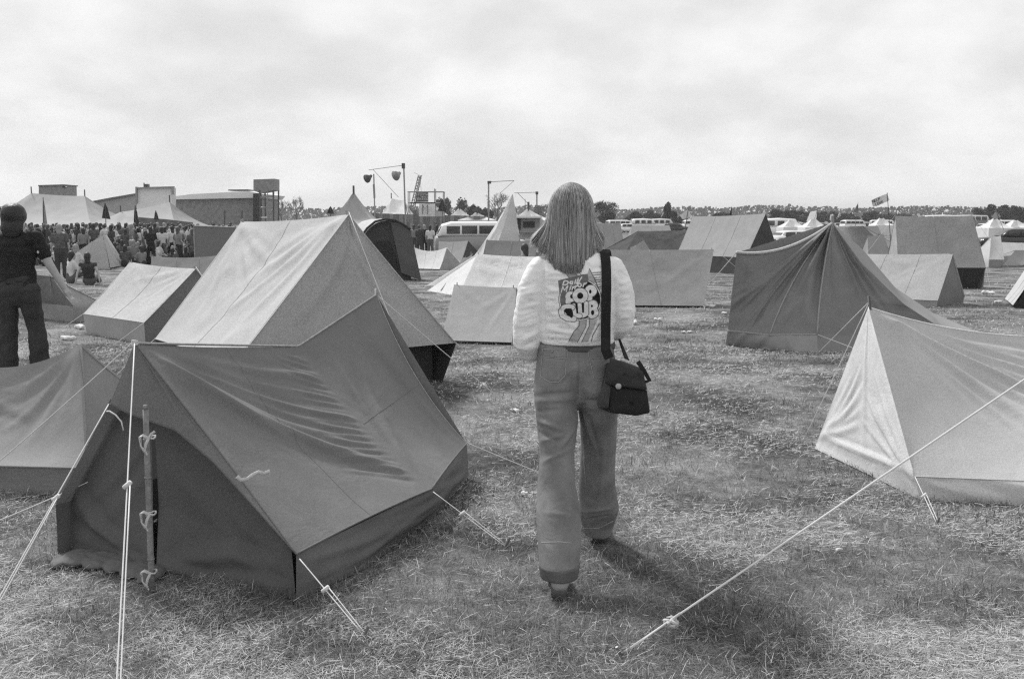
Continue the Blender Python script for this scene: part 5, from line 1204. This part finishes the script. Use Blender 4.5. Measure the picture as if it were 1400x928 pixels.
WS = empty('screen', D(211, 308, 124), 'white boxed screen with a dark frame rising behind the stage roof', 'screen')
prism('screen_board', [(187, 308), (187, 257), (235, 256.5), (235, 308)], 124, 125.5, ROOFW, WS)
for pts in ([(185, 278), (185, 255.6), (187, 255.6), (187, 278)], [(187, 257.8), (187, 256.2), (237, 254.8), (237, 256.4)], [(234.5, 266), (234.5, 256), (236.6, 256), (236.6, 266)]): prism('frame', pts, 123.6, 124.1, METAL, WS)
mb = MB(); mb.box(D(201, 254.6, 124), (.5, .5, .5)); mb.tube([D(197, 256, 124), D(197, 250, 124)], .07, 5); mb.make('roof_fitting', DMETAL, WS)
BX = empty('water_tank', V((-66, 135, -.5)), 'square boarded box rising above the two-peaked marquee', 'tank')
prism('tank_body', [(53, 300), (53, 254), (87, 253), (88, 300)], 134, 138, BOARD, BX); prism('tank_lid', [(52, 254.6), (52, 253.2), (87, 252.2), (87, 253.8)], 133.8, 138.2, BOARDD, BX)
mb = MB(); mb.tube([D(86, 256, 134), D(92, 256.5, 134)], .12, 5); mb.make('spout', DMETAL, BX)
TW = empty('tower', V((-30, 112, -.5)), 'scaffold tower topped by a boarded box, right end of the stage', 'tower')
prism('boarded_top', [(346.5, 261), (346.5, 245.5), (375, 244.5), (375, 260), (365, 262), (355, 264)], 112, 114.5, BOARD, TW)
for a in ((356, 308), (366, 308), (374, 308)):
    for dy_ in (0, 2.4): mb = MB(); mb.tube([D(a[0], a[1], 112)+V((0, dy_, 0)), D(a[0]+(0 if a[0] > 360 else -1), 260, 112)+V((0, dy_, 0))], .09 if a[0] != 366 else .05, 6); mb.make('leg', DMETAL if a[0] != 366 else METAL, TW)
mb = MB()
for (a, b) in (((355, 284), (375, 283)), ((355, 298), (375, 298)), ((356, 270), (373, 268)), ((366, 296), (380, 277))): mb.tube([D(*a, 112), D(*b, 112)], .09, 6)
mb.make('brace', METAL, TW)
# railing near the tower, banners and pennants
FN = empty('board_fence', at(585, 104), 'long grey board fence behind the group of people', 'fence')
for k in range(36):
    x_ = 505+k*4.6; p, q = at(x_, 104), at(x_+4.5, 104); h_ = D(500, 291.5+.12*k+.4*random.random(), 104).z
    mb = MB(); mb.box(((p.x+q.x)/2, 104+.02*(k % 2), (p.z+h_)/2), (q.x-p.x, .06, h_-p.z)); mb.make('board', BOARDD if k % 3 else BOARD, FN)
LF = empty('low_fence', at(220, 74), 'dark low screen fence behind the right half of the crowd', 'fence')
prism('screen', [(190, 310), (189, 297), (228, 300), (262, 304), (262, 310)], 78, 78.3, BOARDD, LF)
def pennant(px, base, top, w_, Y, label, mat=BLACK, white=False):
    g_ = at(px, Y); t = D(px, top, Y); T = empty('pennant', g_, label, 'pennant'); mb = MB(); mb.tube([g_, t], .03, 5); mb.make('pole', DMETAL, T)
    b_ = D(px, base, Y); ww = w_*Y/F; hh = t.z-b_.z
    f_ = [(t, t)]+[(V((t.x-ww*(.15+.5*s), Y-.05, t.z-hh*s*.92)), V((t.x+ww*(.10+.4*s), Y+.08+.2*s, t.z-hh*s))) for s in (.3, .6, .8, 1)]
    vs_ = []; 
    for p, q in f_: m_ = (p+q)/2+V((0, -.14*ww, 0)); vs_ += [p, m_, q]
    mk('flag', vs_, [(i*3+j, i*3+j+1, (i+1)*3+j+1, (i+1)*3+j) for i in range(4) for j in range(2)], mat, T, True)
pennant(144, 300, 278, 8, 70, 'dark furled pennant standing in front of the marquee eaves'); pennant(185, 311, 281, 5, 66, 'tall thin black pennant at the middle of the crowd'); pennant(213, 301, 288, 4, 70, 'short dark pennant above the low screen fence')
pennant(452, 293, 282, 8, 88, 'black triangular pennant above the big pale tent ridge'); pennant(605, 290, 272, 10, 96, 'dark pointed pennant right of the scaffold sign'); pennant(1000, 296, 283, 4, 60, 'small dark pennant over the tall grey ridge tent')
pennant(59, 309, 270, 3, 75, 'thin streamer pole in front of the two-peaked marquee', METAL)
def flag(px, gy_, quad, Y, label, mat, text=None):
    q = [D(a, b, Y) for a, b in quad]; q[1] += V((0, .1, 0)); q[2] += V((0, .15, 0)); g_ = at(px, Y); T = empty('flag', g_, label, 'flag')
    mb = MB(); mb.tube([g_, q[0], q[0]+(q[0]-g_).normalized()*.05], .018, 5); mb.make('pole', DMETAL, T)
    fo = mesh_patch('flag_cloth', patch(edge(q[0], q[1], -.02), edge(q[3], q[2], .02), edge(q[0], q[3]), edge(q[1], q[2]), 10, 6, 0, .05), mat, T)
    return T, q
T, q = flag(1222, 300, [(1213, 265), (1192, 274), (1195, 283), (1216, 274)], 50, 'white hand-lettered flag flying from a slanting pole over the long frame tent', C_LT)
def stroke_text(name, rowsT, O, ux, uz, h_, r_, mat, parent, off):
    GL_ = {'H': [[(0, 0), (0, 2)], [(1, 0), (1, 2)], [(0, 1), (1, 1)]], 'E': [[(1, 0), (0, 0), (0, 2), (1, 2)], [(0, 1), (.8, 1)]], 'L': [[(0, 2), (0, 0), (1, 0)]], 'P': [[(0, 0), (0, 2), (1, 2), (1, 1), (0, 1)]], 'I': [[(.5, 0), (.5, 2)]], 'N': [[(0, 0), (0, 2), (1, 0), (1, 2)]],
           'W': [[(0, 2), (.25, 0), (.5, 1.4), (.75, 0), (1, 2)]], 'A': [[(0, 0), (.5, 2), (1, 0)], [(.2, .8), (.8, .8)]], 'T': [[(0, 2), (1, 2)], [(.5, 2), (.5, 0)]], 'R': [[(0, 0), (0, 2), (1, 2), (1, 1), (0, 1), (1, 0)]], 'M': [[(0, 0), (0, 2), (.5, .8), (1, 2), (1, 0)]],
           'F': [[(0, 0), (0, 2), (1, 2)], [(0, 1), (.8, 1)]], 'S': [[(1, 2), (0, 2), (0, 1), (1, 1), (1, 0), (0, 0)]], 'V': [[(0, 2), (.5, 0), (1, 2)]], 'O': [[(0, 0), (0, 2), (1, 2), (1, 0), (0, 0)]], 'D': [[(0, 0), (0, 2), (.7, 2), (1, 1), (.7, 0), (0, 0)]]}
    mb = MB(); y0 = 0
    for row in rowsT:
        for i, ch in enumerate(row):
            for st in GL_.get(ch, []):
                mb.tube([O+ux*((i*1.45+a)*h_*.5)+uz*(y0+b*h_*.5)+off for a, b in st], r_, 4)
        y0 -= h_*1.5
    return mb.make(name, mat, parent)
ux = (q[0]-q[1]).normalized(); uz = (q[1]-q[2]).normalized()
stroke_text('lettering', ['HELP', ' LOVE'], q[1]+ux*.03-uz*.15, ux, uz, .14, .014, BLACK, T, V((0, -.07, 0)))
flag(1168, 300, [(1173, 278), (1168, 288), (1167, 291), (1174, 289)], 90, 'small grey flag on a thin pole over the far car park', C_GR)
flag(931, 302, [(941, 286), (930, 295), (934, 300), (945, 296)], 52, 'pale square flag hanging above the striped grey tent', C_LT)
flag(1106, 304, [(1117, 288), (1108, 290), (1103, 303), (1116, 299)], 100, 'white flag with a dark band among the parked cars', C_WH)
flag(1138, 306, [(1140, 293), (1136, 294), (1136, 301), (1140, 300)], 40, 'little pale flag behind the patrol tent peak', C_WH)
flag(1382, 308, [(1362, 289), (1356, 297), (1362, 300), (1368, 296)], 85, 'striped flag waving behind the dark estate car', C_MID)
# lighting masts
def mast(label, segs, lamps, Y, boxes=()):
    T = empty('lighting_mast', at(segs[0][0][0], Y), label, 'mast'); 
    for k, (a, b, r_) in enumerate(segs):
        mb = MB(); pa = at(a[0], Y) if k == 0 or a[1] > 300 else D(*a, Y); mb.tube([pa, D(*b, Y)], r_*.65, 6); mb.make('pole' if k < 2 else 'stay', METAL if r_ > .03 else DMETAL, T)
    for (x_, y_, s_) in lamps:
        c = D(x_, y_, Y); mb = MB(); mb.tube([c, c+V((-.15, -.1, -.15)), c+V((-.35, -.45, -.3)), c+V((-.42, -.52, -.34))], [.12*s_, .2*s_, .42*s_, .44*s_], 12); mb.make('floodlight', DMETAL if s_ < 1 else METAL, T, True)
    for (x_, y_, w_, h_) in boxes: c = D(x_, y_, Y); mb = MB(); mb.box(c, (w_, .3, h_)); mb.make('junction_box', DMETAL, T)
mast('tall double lighting mast joined by a beam, with round floodlights', [((555, 303), (552, 227), .11), ((513, 303), (511, 238), .09), ((504, 232.5), (552, 226), .05), ((510, 232), (545, 270), .03), ((511, 252), (512, 271), .15), ((555, 280), (557, 294), .07)], [(508, 240, .95), (547, 236, 1.1)], 95, [(551.5, 227, .3, .5)])
mast('thin lighting mast with a top arm and slanting stay', [((668, 303), (668, 249), .11), ((668, 290), (668, 275), .17), ((667, 249), (703, 247), .05), ((703, 247), (684, 264), .03)], [], 95, [(669, 249.5, .35, .25)])
mast('lighting mast with a small notice board near the woman\'s hair', [((734, 303), (734, 263), .10), ((703, 264), (735, 263), .04), ((708, 264), (726, 283), .03), ((718, 296), (718, 272), .03)], [], 92, [(734, 264, .25, .25)])
NB = empty('notice_board', at(735, 90), 'small dark slatted notice board on the mast by the woman\'s hair', 'sign')
for k in range(3): prism('slat', [(729.5, 283.2+k*3), (741, 283.2+k*3), (741, 285.6+k*3), (729.5, 285.6+k*3)], 89.5, 89.7, BOARDD, NB)
mb = MB(); mb.tube([at(736, 90), D(736, 283, 90)], .06, 5); mb.make('post', DMETAL, NB)
CR = empty('crane', at(556, 150), 'slanting crane jib rising behind the scaffold sign', 'crane')
mb = MB(); a, b = D(560, 302, 150), D(574, 240, 150)
for o_2 in (V((-.35, 0, 0)), V((.35, 0, 0)), V((0, .6, 0))): mb.tube([a+o_2, b+o_2*.6], .09, 5)
for k in range(16): mb.tube([a.lerp(b, k/16)+V((-.35, 0, 0)), a.lerp(b, (k+1)/16)+V((.35, 0, 0))], .06, 4)
mb.make('jib', METAL, CR); mb = MB(); mb.tube([b, D(566, 236, 150)], .02, 4); mb.tube([D(574, 241, 150), D(576, 262, 150)], .02, 4); mb.make('cable', DMETAL, CR)
mb = MB(); mb.box(at(556, 150)+V((0, 0, 1.2)), (3, 3, 2.4)); mb.box(at(556, 150)+V((1, 0, 2.9)), (1.2, 1.6, 1.1)); mb.make('cab', BOARDD, CR)
SC_ = empty('scaffold', at(582, 98), 'scaffold frame with a banner above the board fence', 'scaffold')
mb = MB()
for (a, b) in (((558, 304), (558, 262)), ((606, 304), (606, 262)), ((594, 304), (594, 258)), ((557, 262.3), (607, 262.3)), ((558, 277.5), (606, 277.5))):
    for dd in (0, 1.6): mb.tube([D(*a, 98)+V((0, dd, 0)), D(*b, 98)+V((0, dd, 0))], .045, 5)
mb.make('tubes', METAL, SC_); prism('platform', [(560, 278), (560, 276.8), (595, 276.6), (595, 278.2)], 97.7, 99.9, BLACK, SC_)
bn = prism('banner', [(573, 296), (573, 279), (595, 278.4), (595, 296)], 97.3, 97.36, C_WH, SC_)
stroke_text('painted_mark', ['M'], D(578, 293, 97.25), V((1, 0, 0)), V((0, 0, 1)), .95, .05, METAL, bn, V((0, -.05, 0)))
prism('lower_banner', [(596, 296), (596, 287), (607, 287), (607, 296)], 97.3, 97.36, C_LT, SC_)
SG_ = empty('sign_board', D(575, 277, 97), 'dark sign board with two lines of pale lettering on the scaffold', 'sign')
prism('board', [(568.5, 276.4), (568.5, 262.3), (585.5, 262.1), (585.5, 276.2)], 97, 97.12, BOARDD, SG_)
stroke_text('lettering', ['FESTIVAL'], D(569.6, 267.6, 96.95), V((1, 0, 0)), V((0, 0, 1)), .21, .035, C_LT, SG_, V((0, 0, 0)))
stroke_text('lettering', ['WATER'], D(570.2, 273.8, 96.95), V((1, 0, 0)), V((0, 0, 1)), .30, .045, C_LT, SG_, V((0, 0, 0)))
KS = empty('kiosk', at(722, 80), 'small white kiosk with a dark counter opening beside the lighting mast', 'kiosk')
prism('walls', [(707, 318), (707, 296.5), (738, 296.5), (738, 318)], 80, 83, C_MID, KS); prism('fascia', [(704, 298), (704, 295.4), (741, 295.2), (741, 298)], 79.4, 83.5, WHITE, KS); prism('counter_opening', [(715, 311), (715, 303), (731, 303), (731, 311)], 79.9, 79.98, BLACK, KS); prism('side_opening', [(708, 314), (708, 299), (712, 299), (712, 314)], 79.9, 79.98, BLACK, KS)
# tall sail-like tent
SL = empty('tall_tent', at(683, 42), 'tall pale pointed tent like a sail beside the camper van', 'tent', TENTS)
ap = D(701, 265, 42); b0_, b1q, b2q = at(630, 41.2), at(712, 41), at(668, 44); b0_.x += .1
mid_ = V((at(664, 40.6).x, 40.6, gz(41)))
mesh_patch('side_panel', patch(const(ap), edge(b0_, mid_), edge(ap, b0_, 0, V((.12, 0, 0))), edge(ap, mid_, 0, V((.1, -.05, 0))), 14, 20, 0, .06, rays(.5, 0, 3, 70, 110, .9, .05, .08, 3)), C_WH, SL)
mesh_patch('side_panel', patch(const(ap), edge(mid_, b1q), edge(ap, mid_, 0, V((.1, -.05, 0))), edge(ap, b1q, 0, V((.06, 0, 0))), 14, 20, 0, .05), C_LT, SL)
mesh_patch('side_panel', patch(const(ap), edge(b1q, b2q), edge(ap, b1q, 0, V((.06, 0, 0))), edge(ap, b2q), 10, 14, 0, .04), C_LT, SL); mesh_patch('side_panel', patch(const(ap), edge(b2q, b0_), edge(ap, b2q), edge(ap, b0_, 0, V((.12, 0, 0))), 10, 14, 0, .04), C_LT, SL)

# ------------------------------------------------------------------ vehicles
PAINTS = {k: solid('car_paint_'+k, v, .25, .0, .04) for k, v in (('pale', .6), ('white', .75), ('grey', .25), ('dark', .03), ('mid', .14))}
CHROME = solid('chrome', .6, .2, 1)
def carbody(secs, n=18, sq=.5):
    """secs: (x, zbot, ztop, halfwidth) -> rounded cross sections along the length"""
    vs_ = []; 
    for (x_, zb_, zt_, hw) in secs:
        for j in range(n):
            t = 2*math.pi*j/n; c, s = math.cos(t), math.sin(t); vs_.append(V((x_, math.copysign(abs(c)**sq, c)*hw, (zb_+zt_)/2+math.copysign(abs(s)**sq, s)*(zt_-zb_)/2)))
    k = len(secs); fs_ = [(i*n+j, i*n+(j+1) % n, (i+1)*n+(j+1) % n, (i+1)*n+j) for i in range(k-1) for j in range(n)]+[tuple(range(n))[::-1], tuple((k-1)*n+j for j in range(n))]
    return vs_, fs_
KIND = {
 'beetle': dict(low=[(-2.0, .35, .55, .5), (-1.85, .25, .75, .68), (-1.2, .2, .9, .76), (-.4, .2, .92, .78), (.6, .2, .92, .78), (1.3, .22, .88, .72), (1.85, .3, .68, .6), (2.0, .35, .5, .45)], top=[(-1.45, .8, .86, .5), (-1.1, .8, 1.15, .56), (-.6, .8, 1.42, .58), (0, .8, 1.5, .58), (.4, .8, 1.42, .57), (.75, .8, 1.1, .56), (.95, .8, .88, .5)], wr=.33, wx=(-1.2, 1.2), win=[(-.9, -.42, .95, 1.34), (-.3, .5, .95, 1.34)]),
 'van': dict(low=[(-2.1, .3, 1.1, .78), (-2.05, .25, 1.25, .84), (-1, .25, 1.3, .86), (1, .25, 1.3, .86), (2.05, .25, 1.25, .84), (2.12, .35, 1.1, .74)], top=[(-2.05, 1.2, 1.3, .78), (-1.95, 1.2, 1.85, .76), (-1.6, 1.2, 1.95, .76), (1.3, 1.2, 1.95, .76), (1.75, 1.2, 1.82, .76), (2.0, 1.2, 1.3, .78)], wr=.34, wx=(-1.35, 1.3), win=[(-1.75, -.95, 1.34, 1.74), (-.85, -.05, 1.34, 1.74), (.05, .8, 1.34, 1.74), (.9, 1.55, 1.34, 1.72)]),
 'saloon': dict(low=[(-2.1, .35, .75, .7), (-2.0, .28, .88, .78), (-1.2, .25, .92, .82), (.9, .25, .92, .82), (1.9, .28, .85, .78), (2.1, .35, .7, .7)], top=[(-1.5, .85, .92, .62), (-1.15, .85, 1.36, .6), (-.7, .85, 1.42, .62), (.2, .85, 1.42, .62), (.5, .85, 1.34, .6), (1.0, .85, .92, .62)], wr=.31, wx=(-1.3, 1.3), win=[(-1.08, -.5, .96, 1.32), (-.4, .5, .96, 1.32)]),
 'estate': dict(low=[(-2.2, .35, .8, .72), (-2.1, .28, .92, .8), (-1.2, .25, .94, .84), (.9, .25, .94, .84), (2.0, .28, .86, .8), (2.2, .35, .7, .7)], top=[(-2.05, .88, .95, .66), (-1.8, .88, 1.38, .64), (-1.0, .88, 1.44, .64), (.2, .88, 1.44, .64), (.5, .88, 1.36, .62), (1.0, .88, .94, .64)], wr=.32, wx=(-1.35, 1.35), win=[(-1.8, -1.05, .98, 1.34), (-.95, -.3, .98, 1.34), (-.2, .5, .98, 1.34)]),
 'coach': dict(low=[(-4.5, .4, 1.6, 1.0), (-4.4, .3, 1.8, 1.15), (4.4, .3, 1.8, 1.15), (4.5, .4, 1.5, 1.0)], top=[(-4.4, 1.7, 1.9, 1.05), (-4.2, 1.7, 2.9, 1.02), (0, 1.7, 3.0, 1.04), (4.0, 1.7, 2.9, 1.02), (4.4, 1.7, 1.9, 1.05)], wr=.45, wx=(-2.8, 2.9), win=[(-3.8+i*1.3, -2.7+i*1.3, 1.9, 2.65) for i in range(6)]),
 'caravan': dict(low=[(-2.0, .45, 1.2, .9), (-1.9, .4, 1.35, 1.0), (1.9, .4, 1.35, 1.0), (2.05, .5, 1.2, .9)], top=[(-1.95, 1.3, 1.5, .92), (-1.7, 1.3, 2.1, .92), (0, 1.3, 2.2, .94), (1.6, 1.3, 2.1, .92), (2.0, 1.3, 1.5, .92)], wr=.32, wx=(0, 0), win=[(-1.3, -.6, 1.42, 1.9), (-.3, .4, 1.42, 1.9), (.7, 1.4, 1.42, 1.9)])}
def car(kind, px, Y, rz, paint, roof, label, cat='car', name='parked_car', group='vehicles parked across the field'):
    K_ = KIND[kind]; b = at(px, Y); T = empty(name, b, label, cat, group); ca, sa = math.cos(rz), math.sin(rz)
    X = lambda v: V((b.x+ca*v.x-sa*v.y, b.y+sa*v.x+ca*v.y, b.z+v.z))
    v, f = carbody(K_['low'], 20, .45); mk('body', [X(p) for p in v], f, PAINTS[paint], T)
    v, f = carbody(K_['top'], 20, .4); mk('roof', [X(p) for p in v], f, PAINTS[roof], T)
    def width(x_, z_):
        S = K_['top']
        for i in range(len(S)-1):
            if S[i][0] <= x_ <= S[i+1][0]:
                t = (x_-S[i][0])/(S[i+1][0]-S[i][0]); zb_, zt_, hw = [S[i][k]+(S[i+1][k]-S[i][k])*t for k in (1, 2, 3)]; s = min(.98, abs((z_-(zb_+zt_)/2)/((zt_-zb_)/2))); return hw*max(.2, (1-s**(2/.4)))**(.4/2)
        return S[0][3]
    for (x0, x1, z0, z1) in K_['win']:
        for sd in (-1, 1):
            vs_ = []
            for i in range(5):
                for j in range(4):
                    x_ = x0+(x1-x0)*i/4; z_ = z0+(z1-z0)*j/3; vs_.append(X(V((x_, sd*(width(x_, z_)+.012), z_))))
            mk('window', vs_, [(i*4+j, i*4+j+1, (i+1)*4+j+1, (i+1)*4+j) for i in range(4) for j in range(3)], GLASS, T)
    S = K_['top']
    for (s0, s1, e) in ((S[0], S[1], -1), (S[-1], S[-2], 1)):
        z0, z1 = s0[2]+.03, s1[2]-.09; vs_ = []
        for i in range(2):
            for j in range(2):
                t = .06+.84*i; x_ = s0[0]+(s1[0]-s0[0])*t+e*.03; z_ = z0+(z1-z0)*i; vs_.append(X(V((x_, (j*2-1)*s1[3]*.82, z_+.02))))
        mk('windscreen', vs_, [(0, 1, 3, 2)], GLASS, T, False)
    for x_ in sorted(set(K_['wx'])):
        for sd in (-1, 1):
            hw = K_['low'][2][3]-.06; mb = MB(); mb.tube([X(V((x_, sd*(hw-.12), K_['wr']))), X(V((x_, sd*(hw+.05), K_['wr'])))], K_['wr'], 16); w_ = mb.make('wheel', TYRE, T)
            mb = MB(); mb.tube([X(V((x_, sd*(hw+.04), K_['wr']))), X(V((x_, sd*(hw+.065), K_['wr'])))], K_['wr']*.55, 12); mb.make('hubcap', CHROME, w_)
    for e, st in ((1, K_['low'][-1]), (-1, K_['low'][0])):
        mb = MB(); mb.tube([X(V((st[0]+e*.08, -.7, .42))), X(V((st[0]+e*.10, .7, .42)))], .05, 6); mb.make('bumper', CHROME, T)
        for sd in (-1, 1): v, f = ell((0, 0, 0), (.05, .09, .09), 10); mk('headlight' if e > 0 else 'tail_light', [X(p+V((st[0]-e*.03, sd*.52, .66))) for p in v], f, CHROME if e > 0 else DMETAL, T)
car('van', 652, 50, math.pi+.12, 'grey', 'white', 'two-tone camper van with white roof behind the low tents', 'van', 'camper_van')
car('beetle', 683, 58, .25, 'pale', 'pale', 'pale round-backed car right beside the tall pointed tent')
car('saloon', 1054, 40, 1.1, 'mid', 'pale', 'car with a pale roof edge right behind the tall grey ridge tent')
car('saloon', 1092, 58, .2, 'grey', 'pale', 'pale-roofed saloon car left of the patrol tent peak')
car('beetle', 1116, 62, .1, 'mid', 'grey', 'rounded grey car nearest to the patrol tent peak')
car('estate', 1386, 66, math.pi-.1, 'dark', 'dark', 'dark estate car with a white light patch near the right edge')
car('caravan', 878, 165, .05, 'pale', 'white', 'long pale caravan left of the square flag', 'caravan', 'caravan')
car('caravan', 903, 175, .1, 'white', 'pale', 'white caravan right behind the long pale one', 'caravan', 'caravan')
car('caravan', 1064, 105, 0, 'white', 'white', 'white caravan behind the car by the tall grey ridge tent', 'caravan', 'caravan')
car('saloon', 860, 150, .1, 'white', 'white', 'distant white saloon parked near the half-bare tree')
car('coach', 1289, 215, .02, 'grey', 'white', 'left of two long coaches on the right skyline', 'coach', 'coach'); car('coach', 1322, 215, 0, 'mid', 'pale', 'right of two long coaches on the right skyline', 'coach', 'coach')
rc = random.Random(4)
spots = [(1078, 110, 'between the white caravan and the low dark trees'), (1098, 120, 'behind the white banded flag'), (1126, 115, 'just left of the patrol tent peak, far off'), (1150, 125, 'just right of the patrol tent peak, far off'), (1166, 118, 'under the small grey flag'), (1188, 122, 'below the rounded dark tree'), (1206, 120, 'below the lettered flag'), (1354, 105, 'right of the long frame tent'), (1372, 98, 'directly above the estate car'), (1394, 96, 'by the right picture edge, far off'),
         (846, 110, 'beside the woman\'s hair, far off'), (926, 112, 'at the foot of the cedar'), (950, 118, 'left of the dome-shaped tree')]
for i, (px, Y, lb) in enumerate(spots):
    k_ = rc.choice(['saloon', 'estate', 'van', 'saloon']); p_ = ['white', 'pale', 'mid', 'grey', 'white', 'dark'][i % 6]
    car(k_, px, Y*1.45, rc.uniform(-.5, .5), p_, p_ if k_ != 'van' else 'white', '%s %s parked %s' % (p_ if p_ not in ('mid',) else 'mid-grey', {'saloon': 'saloon car', 'estate': 'estate car', 'van': 'van'}[k_], lb))
# small white far tents
for i, (a, Y, h_, m_, lb) in enumerate(((1082, 100, 302, MQW, 'white marquee-like tent peak left of the banded flag'), (1112, 95, 301, MQW, 'white awning just behind the banded flag'), (1205, 130, 300, MQW, 'tiny white tent under the lettered flag'), (1360, 90, 301, MQW, 'white canvas heap left of the striped flag'), (1388, 92, 303, MQW, 'white awning above the dark estate car'))):
    marquee(lb, (a-3, h_-2), (a+3, h_-2), 1.3, Y, m_, False, .9, 1.3, name='marquee', amp=.05)

# ------------------------------------------------------------------ air
m, nt, out = newmat('haze_air'); pv = nt.nodes.new('ShaderNodeVolumePrincipled'); pv.inputs['Density'].default_value = .00035; pv.inputs['Color'].default_value = (.9, .9, .9, 1); pv.inputs['Anisotropy'].default_value = .3
nt.links.new(pv.outputs[0], out.inputs['Volume'])
mb = MB(); mb.box((0, 2000, 19.5), (7000, 5500, 42.5)); hz = mb.make('haze', m); hz['kind'] = 'stuff'; hz['label'] = 'thin pale air over the whole field'; hz['category'] = 'haze'
